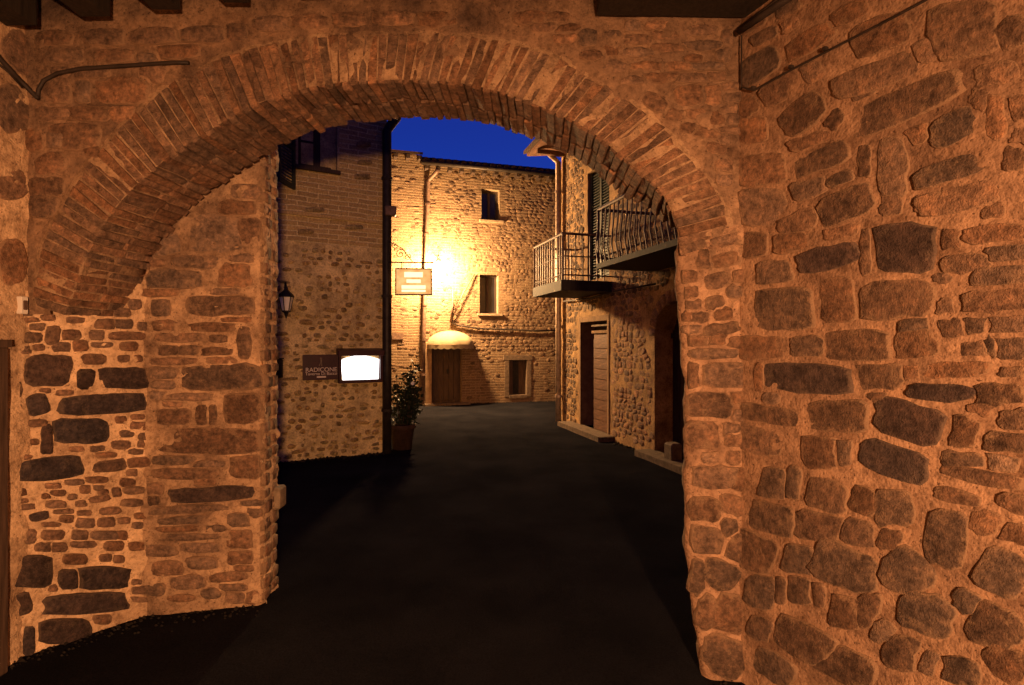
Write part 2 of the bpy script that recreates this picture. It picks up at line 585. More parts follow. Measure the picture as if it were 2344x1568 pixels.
def grid_wall(P, us, zs, mat, parent, name, amp=0.008, keep=None, extra=None, h0=0.0, freq=5.0):
    """mortar face with real unevenness"""
    vs = []; uv = []
    for z in zs:
        for u in us:
            q = P.pt(u, z, 0)
            h = amp * (fbm(q * freq, 5, 0.8) + 0.55 * noise.noise(q * 31)) + (extra(u, z) if extra else 0) + h0
            vs.append(P.pt(u, z, h)); uv.append((u, z))
    nu = len(us); fs = []
    ccw = (P.d.cross(Vector((0, 0, 1)))).dot(P.n) > 0
    for j in range(len(zs) - 1):
        for i in range(nu - 1):
            if keep and not keep((us[i] + us[i + 1]) / 2, (zs[j] + zs[j + 1]) / 2): continue
            q = (j * nu + i, j * nu + i + 1, (j + 1) * nu + i + 1, (j + 1) * nu + i)
            fs.append(q if ccw else tuple(reversed(q)))
    return mk(name, vs, fs, mat, parent, True, uv)

def frange(a, b, step):
    n = max(1, int(round((b - a) / step)))
    return [a + (b - a) * i / n for i in range(n + 1)]

# ================================================================== SETTING: ground
vs = []; fs = []
xs = [-90, -30, -12] + frange(-6, 6, 0.25) + [12, 30, 90]
ys = [-90, -30, -10] + frange(-4, 16, 0.25) + [30, 60, 120]
for y in ys:
    for x in xs:
        inside = -6.5 < x < 6.5 and -4.5 < y < 16.5
        vs.append((x, y, 0.018 * fbm(Vector((x * .6, y * .6, 3)), 3) if inside else 0.0))
for j in range(len(ys) - 1):
    for i in range(len(xs) - 1):
        a = j * len(xs) + i
        fs.append((a, a + 1, a + 1 + len(xs), a + len(xs)))
g = mk('ground', vs, fs, M_GROUND, None, True)
tag(g, 'dark asphalt paving of the alley running under the arch', kind='structure')

# ================================================================== ARCH WALL
ARCH_L = (-2.47, 2.76); ARCH_R = (1.078, 2.55)
PA = Plane(ARCH_L, ARCH_R)
WALL_T = 0.42
front_px = [(150, 720), (172, 668), (190, 620), (218, 550), (280, 465), (350, 395), (450, 322), (576, 251), (711, 206), (850, 191), (1000, 191),
            (1100, 206), (1200, 235), (1338, 298), (1408, 352), (1449, 390), (1500, 430), (1532, 480), (1550, 530), (1556, 585)]
outer_px = [(78, 700), (80, 640), (95, 560), (135, 480), (200, 375), (330, 235), (430, 168), (520, 128), (600, 103), (720, 82), (860, 74), (1000, 76),
            (1130, 88), (1240, 112), (1340, 165), (1440, 225), (1560, 330), (1630, 420), (1670, 500), (1688, 560)]

def smooth_curve(pts, m):
    """Catmull-Rom through pts, resampled to m+1 points by arc length"""
    q = []
    P_ = [Vector((*p, 0)) for p in pts]
    P_ = [P_[0] * 2 - P_[1]] + P_ + [P_[-1] * 2 - P_[-2]]
    for i in range(1, len(P_) - 2):
        for k in range(12):
            t = k / 12
            a, b, c, d = P_[i - 1:i + 3]
            q.append(0.5 * ((2 * b) + (c - a) * t + (2 * a - 5 * b + 4 * c - d) * t * t + (3 * b - a - 3 * c + d) * t ** 3))
    q.append(P_[-2])
    L = [0]
    for i in range(1, len(q)): L.append(L[-1] + (q[i] - q[i - 1]).length)
    out = []; j = 0
    for k in range(m + 1):
        s = L[-1] * k / m
        while j < len(L) - 2 and L[j + 1] < s: j += 1
        t = (s - L[j]) / max(1e-9, L[j + 1] - L[j])
        v = q[j].lerp(q[j + 1], t); out.append((v.x, v.y))
    return out

NV = 92
inn = smooth_curve([PA.uz(*p) for p in front_px], NV)
outc = smooth_curve([PA.uz(*p) for p in outer_px], NV)

def back_shift(u, z):
    """the right-hand reveal splays away behind the springing"""
    if u < 2.6: return 0.0
    return 0.26 * max(0, min(1, (2.42 - z) / 0.4)) * min(1, (u - 2.6) / 0.4)

arch = empty('brick_archway', PA.pt(1.8, 0, 0),
             'wide brick arch with radial voussoirs spanning the alley under the wooden ceiling', 'archway')

# inside test for the wall face (mid of the ring)
mid = [((inn[i][0] + outc[i][0]) / 2, (inn[i][1] + outc[i][1]) / 2) for i in range(NV + 1)]
poly = [(mid[0][0], -0.1)] + mid + [(mid[-1][0], -0.1)]
def in_poly(u, z, pl):
    c = False; j = len(pl) - 1
    for i in range(len(pl)):
        (xi, yi), (xj, yj) = pl[i], pl[j]
        if (yi > z) != (yj > z) and u < (xj - xi) * (z - yi) / (yj - yi) + xi: c = not c
        j = i
    return c
ULEN = (PA.b - PA.a).length
SPR_R = inn[-1][1]
grid_wall(PA, frange(-0.02, ULEN + 0.05, 0.022), frange(1.7, 3.62, 0.022), M_MORTAR_D, arch, 'mortar_face', 0.012,
          keep=lambda u, z: not in_poly(u, z, poly) and not (u < mid[0][0] and z < mid[0][1] - .02) and not (u > 3.0 and z < 1.72))

# ring of mortar: front strip, soffit strip, back strip
m = MB()
vv = []
for i in range(NV + 1):
    (ui, zi), (uo, zo) = inn[i], outc[i]
    k = []
    for t in (0.0, 0.25, 0.5, 0.75, 1.0, 1.12):
        u = ui + (uo - ui) * t; z = zi + (zo - zi) * t
        q = PA.pt(u, z)
        h = 0.004 + 0.007 * fbm(q * 6, 4) if t < 1.1 else -0.01
        if t == 0: z += 0.012
        k.append(PA.pt(u, z, h))
    sof = []
    bs = back_shift(ui, zi)
    for t in (0.03, 0.2, 0.4, 0.6, 0.8, 1.0):
        sof.append(PA.pt(ui + bs * t, zi + 0.022 + 0.008 * fbm(PA.pt(ui, zi, -t) * 7, 3), -WALL_T * t))
    k = list(reversed(k)) + sof + [PA.pt(ui + bs + (uo - ui) * 1.0, zo, -WALL_T)]
    vv.append(k)
nk = len(vv[0])
fl = []
for i in range(NV):
    for j in range(nk - 1):
        a = i * nk + j
        fl.append((a, a + 1, a + 1 + nk, a + nk))
mk('arch_bedding', [p for k in vv for p in k], fl, M_MORTAR_B, arch, True)

# voussoir bricks, each its own piece
for i in range(NV):
    (u0, z0), (u1, z1) = inn[i], inn[i + 1]
    (a0, b0), (a1, b1) = outc[i], outc[i + 1]
    s = i / NV
    jw = RND.uniform(0.10, 0.18)                       # joint share
    def L(p, q, t): return (p[0] + (q[0] - p[0]) * t, p[1] + (q[1] - p[1]) * t)
    i0, i1 = L((u0, z0), (u1, z1), jw / 2), L((u0, z0), (u1, z1), 1 - jw / 2)
    o0, o1 = L((a0, b0), (a1, b1), jw / 2), L((a0, b0), (a1, b1), 1 - jw / 2)
    top = RND.uniform(0.93, 1.0)
    o0, o1 = L(i0, o0, top), L(i1, o1, top)
    drop = RND.uniform(-0.008, 0.012) * (1 if s < .5 else .4)
    i0, i1 = L(i0, o0, -drop / 0.25), L(i1, o1, -drop / 0.25)
    # plaster-smeared towards the crown and the right, bare bricks on the left
    pr = (0.011 if s < 0.42 else 0.007) + RND.uniform(-0.004, 0.004)
    if 0.33 < s < 0.43 and i % 2 == 0: pr += 0.006
    d1 = RND.uniform(0.17, 0.25)
    bs = back_shift(*i0)
    tone = RND.uniform(-0.1, 0.38) + (0.12 if s < 0.25 else 0) + (0.35 if 0.33 < s < 0.43 and i % 3 == 0 else 0)
    def q(uz, h, t): return PA.pt(uz[0] + bs * t, uz[1], h) + Vector((RND.uniform(-1, 1), RND.uniform(-1, 1), RND.uniform(-1, 1))) * 0.006
    for (h0, h1) in ((pr, -d1), (-d1 - 0.012, -WALL_T - RND.uniform(0, 0.02))):
        dd = RND.uniform(-0.007, 0.007) * (1 if s < .5 else .4)
        j0 = L(i0, o0, -dd / 0.25); j1 = L(i1, o1, -dd / 0.25)
        t0, t1 = max(0, -h0 / WALL_T), -h1 / WALL_T
        b_ = MB().hexa([q(j0, h0, t0), q(j1, h0, t0), q(o1, h0, t0), q(o0, h0, t0),
                        q(j0, h1, t1), q(j1, h1, t1), q(o1, h1, t1), q(o0, h1, t1)], 0.006)
        b_.build('brick', M_BRICK, arch, False, tone_col(tone + RND.uniform(-.1, .1), 'brick'))

# body of the wall behind the face, above the arch (closed, gives it thickness)
m = MB()
bp = [(-0.3, 1.75)]
for i in range(0, NV, 3):
    k = i + 3
    k = min(k, NV)
    (a0, b0), (a1, b1) = outc[i], outc[k]
    c = [PA.pt(a0 + 0.0, b0 - .05, -0.05), PA.pt(a1, b1 - .05, -0.05), PA.pt(a1, 3.62, -0.05), PA.pt(a0, 3.62, -0.05),
         PA.pt(a0, b0 - .05, -WALL_T + .01), PA.pt(a1, b1 - .05, -WALL_T + .01), PA.pt(a1, 3.62, -WALL_T + .01), PA.pt(a0, 3.62, -WALL_T + .01)]
    m.hexa(c)
m.build('wall_core', M_MORTAR, arch)

def S(lst, ox, oy, k):
    return [(ox + x * k, oy + y * k, w_ * k, h_ * k, a, t) for (x, y, w_, h_, a, t) in lst]

sp_left = S([(550, 420, 230, 105, 0, .45), (385, 420, 60, 100, 0, .4), (420, 522, 190, 60, 0, .5), (260, 522, 130, 50, 0, .4), (560, 520, 110, 60, 0, .35),
             (345, 620, 210, 110, -3, .5), (230, 750, 120, 80, 20, .55), (215, 855, 130, 80, 5, .7), (205, 940, 110, 90, 0, .65), (255, 415, 120, 110, 0, .4),
             (700, 165, 220, 60, 0, .55), (930, 160, 200, 60, 2, .6), (480, 170, 170, 60, 0, .5), (300, 255, 150, 60, 0, .35), (520, 255, 180, 50, 0, .35),
             (820, 235, 160, 50, 4, .35), (1085, 150, 80, 60, 0, .75), (260, 640, 70, 60, 0, .4), (430, 690, 60, 80, 30, .5), (250, 180, 140, 60, 0, .6),
             (1240, 110, 150, 50, 0, .5), (1420, 100, 150, 45, 0, .45), (1600, 90, 140, 45, 0, .4), (1800, 85, 170, 45, 0, .45), (2000, 90, 160, 50, 0, .5),
             (700, 330, 90, 60, -20, .4), (160, 640, 60, 80, 0, .4)], 0, 0, .5002)
for q in sp_left: px_piece(PA, *q, arch, 0.010)
sp_right = S([(200, 150, 240, 80, 0, .5), (420, 150, 160, 60, 0, .45), (680, 320, 120, 110, 0, .55), (880, 310, 140, 60, 0, .45), (1090, 330, 200, 60, 0, .35),
              (1650, 385, 280, 55, 0, .5), (1350, 400, 220, 50, 0, .35), (1620, 260, 260, 60, 0, .35), (1330, 300, 180, 60, 0, .4), (1100, 440, 240, 50, 0, .35),
              (900, 560, 160, 60, -8, .5), (1180, 560, 240, 50, 0, .4), (1440, 560, 220, 50, 0, .4), (1680, 560, 240, 50, 0, .45), (1300, 650, 240, 60, 0, .35),
              (1570, 660, 240, 60, 0, .4), (1760, 640, 120, 60, 0, .5), (1540, 800, 200, 160, 20, .6), (1250, 860, 160, 90, -30, .5), (1740, 800, 120, 140, 0, .4),
              (1740, 1000, 170, 80, 0, .5), (1680, 1120, 180, 70, -12, .45), (1760, 1240, 130, 70, -20, .5), (1820, 460, 90, 90, 0, .4), (1850, 320, 70, 90, 0, .3),
              (1600, 960, 180, 60, -10, .4), (1820, 1400, 110, 80, 0, .45), (1830, 1180, 90, 60, 0, .4)], 1159.8, 0, .2725)
for q in sp_right: px_piece(PA, *q, arch, 0.008)
def off_ring(x, y, w_, h_):
    for dx in (-.5, 0, .5):
        u, z = PA.uz(x + w_ * dx, y + h_ * .6)
        if in_poly(u, z - .03, opoly): return False
    return True
opoly = [(outc[0][0], -0.1)] + outc + [(outc[-1][0], -0.1)]
fill(PA, 95, 700, 70, 640, 900, (26, 80), (14, 32), (.2, .7), arch, 0.011, 36, ok=off_ring)
fill(PA, 1000, 1680, 60, 540, 900, (24, 64), (11, 20), (.15, .6), arch, 0.009, 37, ok=off_ring)

# ================================================================== RIGHT PIER (under the right springing) + RIGHT WALL
RD = Vector((0.387, -0.922, 0)).normalized()
PR = Plane(ARCH_R, (ARCH_R[0] + RD.x, ARCH_R[1] + RD.y))
rwall = empty('passage_wall', PR.pt(1.5, 0, 0), 'long rubble wall of mixed stones along the near side of the arch, carrying a thin wire', 'wall')
def rw_extra(u, z):
    # bulging, rougher foot of the wall, and the flush joint with the pier
    return 0.02 * fbm(Vector((u * 1.3, z * 1.3, 4)), 2) + 0.02 * max(0, 1.0 - z) * fbm(Vector((u * 5, z * 5, 1)), 2)
PR.bulge = rw_extra
us = frange(-0.03, 1.4, 0.018) + frange(1.4, 8.6, 0.3)[1:]
us = us[:]
grid_wall(PR, us, frange(-0.05, 3.45, 0.02), M_MORTAR_R, rwall, 'mortar_face', 0.0035, extra=rw_extra, h0=-0.003)
MBb = MB().pbox(PR, 0.0, 8.6, -0.05, 3.45, -0.5, -0.08); MBb.build('wall_core', M_MORTAR, rwall)

R1 = [(610, 430, 265, 150, 35, .7), (650, 235, 170, 60, 25, .6), (950, 270, 330, 110, 30, .45), (1400, 230, 320, 190, 22, .4), (1930, 190, 400, 310, 8, .45),
      (760, 580, 260, 120, 30, .72), (960, 480, 120, 90, 20, .4), (1400, 480, 620, 150, 21, .4), (890, 750, 280, 165, 38, .78), (1100, 790, 110, 90, 45, .85),
      (1540, 690, 760, 175, 24, .75), (1880, 830, 300, 150, 28, .86), (2150, 480, 220, 110, 12, .4), (2240, 210, 180, 150, 30, .5), (560, 850, 180, 150, 5, .45),
      (940, 920, 260, 70, 16, .5), (620, 1110, 270, 180, 10, .5), (1010, 1040, 360, 130, 22, .7), (1300, 1060, 65, 190, 0, .72), (1140, 1170, 185, 60, 22, .8),
      (930, 1230, 220, 100, 15, .55), (1480, 1090, 160, 340, 0, .38), (1470, 1330, 110, 120, 0, .62), (1870, 1110, 480, 110, 17, .68), (630, 1350, 280, 220, 5, .5),
      (1180, 1340, 360, 170, 25, .82), (2150, 760, 110, 250, 5, .4), (1900, 1300, 480, 130, 12, .38), (2270, 1030, 90, 120, 0, .5), (540, 700, 120, 100, 45, .5),
      (860, 1450, 260, 110, 15, .42), (800, 60, 150, 60, 25, .5), (1200, 90, 220, 90, 28, .4), (1700, 330, 160, 120, 20, .35), (1700, 1320, 120, 80, 10, .4),
      (1290, 600, 120, 60, 24, .45), (1640, 880, 120, 80, 20, .45), (2040, 650, 90, 120, 10, .4)]
for q in S(R1, 1526, 0, .3503): px_piece(PR, *q, rwall, 0.0022)
R2 = [(570, 110, 140, 150, 0, .5), (800, 100, 200, 110, 10, .42), (1060, 200, 400, 125, 14, .95), (1310, 170, 60, 250, 0, .62), (1555, 150, 360, 300, 0, .92),
      (1855, 85, 110, 95, 0, .62), (2140, 50, 380, 90, 5, .5), (2220, 175, 220, 100, 5, .62), (1950, 240, 300, 100, 5, .58), (700, 300, 210, 130, 5, .68),
      (2180, 320, 320, 115, 3, .62), (770, 540, 350, 250, 0, .66), (1115, 480, 220, 260, 0, .58), (1500, 470, 440, 230, 5, .74), (2160, 480, 400, 125, 5, .62),
      (1860, 660, 130, 90, 0, .62), (2015, 645, 120, 90, 0, .66), (2230, 640, 200, 100, 0, .6), (1610, 640, 150, 75, 5, .55), (620, 790, 270, 140, 0, .52),
      (910, 780, 200, 110, 0, .62), (1235, 780, 410, 185, 0, .56), (1620, 770, 250, 165, 10, .52), (2010, 800, 130, 80, 0, .56), (2115, 780, 55, 100, 0, .72),
      (2250, 790, 160, 120, 0, .66), (605, 980, 50, 170, 0, .5), (920, 990, 540, 165, -4, .9), (1390, 975, 280, 150, 0, .62), (1600, 950, 90, 80, 0, .62),
      (1880, 935, 410, 80, 3, .5), (2250, 950, 120, 40, 0, .5), (1800, 1085, 400, 90, -2, .96), (2170, 1100, 260, 110, 0, .82),
      (670, 1230, 360, 105, -10, .72), (1130, 1240, 370, 190, 0, .64), (1580, 1270, 420, 215, -18, .93), (1945, 1350, 140, 180, -10, .72), (2255, 1265, 150, 120, 0, .76),
      (580, 1390, 330, 140, -15, .52), (1000, 1470, 200, 190, 0, .82), (1165, 1470, 80, 140, 0, .52), (2210, 1410, 260, 110, 0, .76), (1480, 1530, 400, 175, -20, .9),
      (1930, 1520, 220, 80, -5, .62), (1790, 330, 100, 50, 12, .5), (2050, 1190, 120, 60, -6, .4), (1380, 1110, 90, 50, 0, .5)]
for q in S(R2, 1526, 518.9, .3503): px_piece(PR, *q, rwall, 0.0022)
R3 = [(700, 200, 150, 180, -10, .72), (830, 190, 90, 180, -10, .72), (1060, 280, 260, 180, -20, .72), (1300, 320, 180, 150, -30, .66), (1480, 360, 220, 200, 0, .66),
      (700, 430, 300, 180, -15, .76), (1000, 480, 300, 180, -10, .82), (1260, 520, 200, 160, -10, .8), (1830, 560, 230, 340, -10, .82),
      (560, 640, 310, 210, -25, .72), (880, 690, 190, 180, -10, .76), (1180, 740, 420, 240, -25, .76), (1580, 780, 300, 260, -30, .72),
      (620, 900, 180, 190, -15, .76), (750, 900, 70, 150, -10, .72), (880, 890, 150, 160, -5, .8), (1015, 920, 70, 140, 0, .72), (1180, 1030, 170, 200, -10, .76),
      (1320, 1020, 130, 200, -20, .72), (1700, 1050, 320, 230, -20, .86), (900, 1230, 380, 200, -25, .86), (1530, 1300, 200, 200, -15, .82),
      (700, 1400, 260, 160, -30, .82), (1150, 1380, 420, 190, -25, .82), (2200, 780, 260, 260, -30, .72), (2150, 1150, 320, 240, -30, .88), (2220, 1370, 260, 180, -30, .88),
      (1930, 1430, 220, 140, -10, .88), (1960, 50, 240, 70, -3, .62), (2060, 150, 480, 75, -12, .82), (1900, 290, 250, 70, -15, .76),
      (2270, 320, 160, 90, -25, .62), (620, 1150, 150, 130, -25, .8), (1420, 1170, 130, 120, -10, .6), (1960, 980, 140, 120, -25, .7), (1460, 560, 130, 120, -20, .75)]
for q in S(R3, 1526, 1037.7, .349): px_piece(PR, *q, rwall, 0.004)


def wall_ang(x, y): return math.degrees(math.atan2((CY - y), (x - 650.0))) * 0.9
fill(PR, 1705, 2340, 20, 760, 900, (30, 110), (22, 46), (.15, .6), rwall, 0.002, 31, wall_ang)
fill(PR, 1725, 2340, 760, 1560, 1100, (26, 95), (20, 46), (.2, .7), rwall, 0.0025, 32, wall_ang)
flush(PR, 0.022, 0.012)
# pier: short frontal face under the springing, from the reveal edge to the corner
edge_px = [(1556, 560), (1549, 630), (1560, 740), (1568, 850), (1574, 960), (1570, 1080), (1572, 1250), (1588, 1400), (1612, 1560)]
pier = empty('arch_pier', PA.pt(3.4, 0, 0), 'worn stone pier under the springing of the arch, meeting the long rubble wall', 'pier')
ez = [PA.uz(*p) for p in edge_px]
ez = sorted([(z, u) for u, z in ez]); ez = [(-0.1, ez[0][1])] + ez
def edge_u(z):
    for (z0, u0), (z1, u1) in zip(ez, ez[1:]):
        if z0 <= z <= z1: return u0 + (u1 - u0) * (z - z0) / max(1e-6, z1 - z0)
    return ez[-1][1]
zs = frange(-0.08, SPR_R + 0.14, 0.022); vv = []; 
for z in zs:
    e = edge_u(z) + 0.012 * fbm(Vector((z * 9, 2, 0)), 3)
    row = []
    for k in range(18):
        t = k / 17
        u = e + (ULEN + 0.02 - e) * t
        r0 = 0.035 * (1 - min(1, t * 17 / 4)) ** 2
        row.append(PA.pt(u, z, -r0 + 0.012 * fbm(PA.pt(u, z) * 5, 5)))
    side = [PA.pt(e + 0.05 * t + 0.30 * t * t + .008 * fbm(Vector((z * 6, t * 5, 2)), 3), z, -0.035 - (WALL_T + .1) * t) for t in (1, .8, .6, .4, .2, .07)]
    vv.append(side + row)
nk = len(vv[0])
fl = []
for i in range(len(zs) - 1):
    for j in range(nk - 1):
        a = i * nk + j
        fl.append((a, a + 1, a + 1 + nk, a + nk))
mk('mortar_face', [p for k in vv for p in k], fl, M_MORTAR_R, pier, True)
Rp = [(400, 970, 300, 140, -2, .65), (280, 1165, 270, 140, -4, .82), (230, 1360, 200, 150, -5, .72), (300, 830, 290, 55, 0, .72), (175, 970, 60, 130, 0, .6),
      (160, 430, 55, 60, 0, .7), (175, 510, 70, 50, 0, .7), (310, 500, 90, 60, 10, .65), (130, 590, 50, 50, 0, .65), (210, 590, 85, 50, 0, .7),
      (370, 575, 80, 70, 0, .6), (350, 670, 210, 60, 10, .55), (210, 745, 95, 60, 0, .7), (330, 730, 90, 80, 0, .45), (240, 200, 70, 110, 0, .7), (330, 350, 120, 70, 15, .7),
      (180, 130, 150, 60, 20, .6), (360, 90, 160, 60, 12, .5), (370, 210, 150, 70, 15, .5), (440, 420, 70, 60, 0, .6), (140, 330, 80, 60, 0, .5), (440, 760, 60, 60, 0, .6),
      (160, 670, 100, 50, 0, .45), (480, 330, 70, 60, 0, .45)]
for q in S(Rp, 1526, 518.9, .3503): px_piece(PA, *q, pier, 0.011)
Rp3 = [(320, 150, 260, 120, 0, .55), (500, 170, 120, 120, 0, .6), (250, 370, 190, 130, -5, .66), (420, 340, 130, 100, -10, .6), (260, 560, 190, 160, -10, .62), (400, 480, 90, 100, 0, .6),
       (350, 790, 200, 160, -25, .8), (200, 820, 90, 190, -15, .72), (460, 620, 100, 160, -20, .7), (430, 1060, 250, 230, -25, .76), (260, 1040, 110, 190, -20, .7),
       (380, 1320, 260, 230, -25, .76)]
for q in S(Rp3, 1526, 1037.7, .349): px_piece(PA, *q, pier, 0.014)

fill(PA, 1585, 1690, 600, 1540, 300, (20, 60), (14, 34), (.2, .7), pier, 0.010, 33)
flush(PA, 0.014, 0.014, ok=lambda u, z: (z < 1.99 and u > edge_u(z) + .01) or (z >= 1.99 and not in_poly(u, z, opoly)))
# ================================================================== LEFT SPLAYED PIER
PL = Plane((-2.47, 2.76), (-2.15, 3.165))
lp = empty('splayed_pier', PL.pt(0.2, 0, 0), 'pale mortared pier of dark basalt blocks and thin bricks carrying the other arch foot', 'pier')
ul = (PL.b - PL.a).length
def lpx(u, z):
    return 0.01 * fbm(Vector((u * 2, z * 2, 9)), 2)
grid_wall(PL, frange(-0.75, ul + 0.01, 0.014), frange(-0.06, 2.34, 0.014), M_MORTAR_L, lp, 'mortar_face', 0.010, extra=lpx, freq=7,
          keep=lambda u, z: z < 1.86 + max(0, (u - 0.12)) * 1.15)
MB().pbox(PL, -0.7, ul, -.06, 2.0, -0.4, -0.06).build('wall_core', M_MORTAR, lp)
L1 = [(385, 720, 340, 225, 0, .93), (680, 790, 135, 150, 0, 1.05), (960, 780, 370, 155, 0, 1.05), (300, 990, 150, 145, 15, .95), (820, 985, 640, 145, 3, 1.05),
      (640, 1200, 400, 175, 0, 1.05), (370, 1270, 85, 215, 0, 1.0), (400, 1500, 480, 160, 5, 1.0),
      (830, 350, 150, 75, 0, .5), (980, 350, 135, 70, 0, .5), (560, 440, 150, 80, 0, .55), (770, 440, 115, 80, 0, .5), (1000, 445, 280, 60, 0, .62),
      (490, 530, 130, 75, 0, .62), (640, 520, 120, 80, 0, .56), (800, 515, 170, 40, 0, .5), (1020, 525, 130, 70, 0, .5), (740, 630, 180, 75, 0, .62),
      (985, 625, 90, 50, 0, .8), (1085, 625, 80, 50, 0, .8), (1070, 195, 90, 70, 0, .5), (970, 260, 120, 65, 0, .5), (130, 870, 80, 120, 0, .5), (300, 1140, 140, 50, 0, .5),
      (1100, 1160, 130, 70, 0, .62), (1010, 1220, 100, 50, 0, .62), (1150, 1240, 100, 60, 0, .62), (960, 1310, 130, 60, 0, .5), (1120, 1300, 45, 60, 0, .72),
      (960, 1110, 80, 50, 0, .62), (1090, 1090, 100, 40, 0, .5), (870, 1475, 250, 85, 6, .76), (1100, 1450, 170, 70, 6, .66), (840, 1390, 150, 40, 0, .42),
      (130, 1080, 85, 190, 0, .42), (150, 1280, 105, 180, 0, .42), (420, 440, 110, 130, 0, .42), (260, 460, 150, 80, 0, .4), (1130, 370, 60, 60, 0, .5)]
for q in S(L1, 0, 640.9, .28806): px_piece(PL, *q, lp, 0.018 if q[5] > .9 else 0.010, p=7.0 if q[5] > .9 else 6.0, jit=.05, n=18 if q[5] > .9 else 14, kind='stone' if q[5] > .8 else 'brick')
L2 = [(290, 310, 120, 50, 12, 1.0), (90, 330, 110, 80, 0, .5), (640, 360, 130, 65, 0, .5), (790, 355, 125, 60, 0, .5), (390, 450, 150, 70, 0, .52), (600, 450, 110, 70, 0, .5),
      (780, 455, 200, 60, 0, .62), (905, 455, 70, 55, 0, .55), (320, 540, 110, 60, 0, .62), (440, 540, 105, 60, 0, .56), (620, 520, 170, 40, 0, .5), (850, 530, 130, 65, 0, .5),
      (560, 630, 160, 70, 0, .62), (790, 622, 80, 45, 0, .78), (885, 630, 70, 45, 0, .78), (220, 720, 320, 215, 0, .93), (510, 780, 130, 130, 0, 1.05), (775, 770, 340, 150, 0, 1.0),
      (150, 960, 150, 145, 12, .95), (640, 960, 580, 135, 3, 1.05), (480, 1170, 370, 165, 0, 1.0), (215, 1235, 80, 195, 0, 1.0), (200, 460, 130, 100, 0, .42),
      (760, 1080, 120, 60, 0, .6), (110, 560, 130, 60, 0, .4), (60, 1250, 90, 150, 0, .5), (740, 180, 150, 40, 10, .4), (820, 270, 140, 45, 4, .45), (870, 130, 60, 60, 0, .7), (950, 60, 100, 60, 0, .6)]
for q in S(L2, 0, 1086.5, .30716): px_piece(PL, *q, lp, 0.018 if q[5] > .9 else 0.010, p=7.0 if q[5] > .9 else 6.0, jit=.05, n=18 if q[5] > .9 else 14, kind='stone' if q[5] > .8 else 'brick')

fill(PL, 40, 322, 700, 1380, 1500, (16, 48), (9, 18), (.1, .65), lp, 0.0095, 34, kind='brick', name='brick',
     ok=lambda x, y, w_, h_: y < 1500 - x * .33)
flush(PL, 0.012, 0.005)
# ================================================================== LEFT PASSAGE WALL (upper strip at the picture's edge)
PW = Plane((-2.475, 2.76), (-2.62, 1.0))
lw = empty('plastered_wall', PW.pt(1.0, 0, 0), 'bright lamplit plastered wall at the photo\'s left edge above the wooden door', 'wall')
grid_wall(PW, frange(-0.02, 0.6, 0.02) + frange(.6, 8.8, .4)[1:], frange(-0.05, 3.45, 0.025), M_MORTAR_L, lw, 'mortar_face', 0.02, freq=4)
MB().pbox(PW, 0.0, 8.8, -.05, 3.45, -0.5, -0.08).build('wall_core', M_MORTAR, lw)
for q in [(30, 600, 24, 60, 0, .4), (25, 250, 50, 60, 30, .4), (45, 120, 40, 50, 40, .5), (20, 420, 40, 30, 10, .3)]:
    px_piece(PW, *q, lw, 0.006)

flush(PW)
# ================================================================== STUB WALL BEHIND THE ARCH
PS = Plane((-2.15, 3.165), (-1.512, 3.295))
us_ = (PS.b - PS.a).length
stub = empty('stone_wall_end', PS.pt(0.3, 0, 0), 'end of a tall coursed stone wall just behind the arch, beside the tavern', 'wall')
grid_wall(PS, frange(-0.35, us_, 0.016), frange(-0.06, 3.4, 0.018), M_MORTAR, stub, 'mortar_face', 0.014, freq=5,
          extra=lambda u, z: -0.03 * max(0, (u - us_ + 0.04) / 0.04) ** 2)
# return face with ragged brick quoins
PSn = Plane((PS.b.x - 0.002, PS.b.y), (PS.b.x - 0.03, PS.b.y + 0.25))
if PSn.n.x < 0: PSn.n = -PSn.n
grid_wall(PSn, frange(-0.005, 0.25, 0.02), frange(-0.06, 3.4, 0.018), M_MORTAR_L, stub, 'return_face', 0.02, freq=8)
z = 0.02
while z < 3.1:
    h = RND.uniform(0.05, 0.085)
    for (u0, u1) in ((0.0, RND.uniform(.1, .13)), (RND.uniform(.135, .15), 0.25)):
        out = [(u0 + (u1 - u0) * a, z + h * b) for a, b in ((0, .1), (.5, 0), (1, .1), (1, .5), (1, .9), (.5, 1), (0, .9), (0, .5))]
        piece(PSn, out, RND.uniform(0.004, 0.014), tone_col(RND.uniform(0, .5), 'brick'), M_BRICK, stub, 'brick')
    z += h + RND.uniform(0.012, 0.02)
MB().hexa([PS.pt(-.3, -.06, -.05), PS.pt(us_ - .01, -.06, -.05), PS.pt(us_ - .01, -.06, -.3), PS.pt(-.3, -.06, -.3),
           PS.pt(-.3, 3.4, -.05), PS.pt(us_ - .01, 3.4, -.05), PS.pt(us_ - .01, 3.4, -.3), PS.pt(-.3, 3.4, -.3)]).build('wall_core', M_MORTAR, stub)
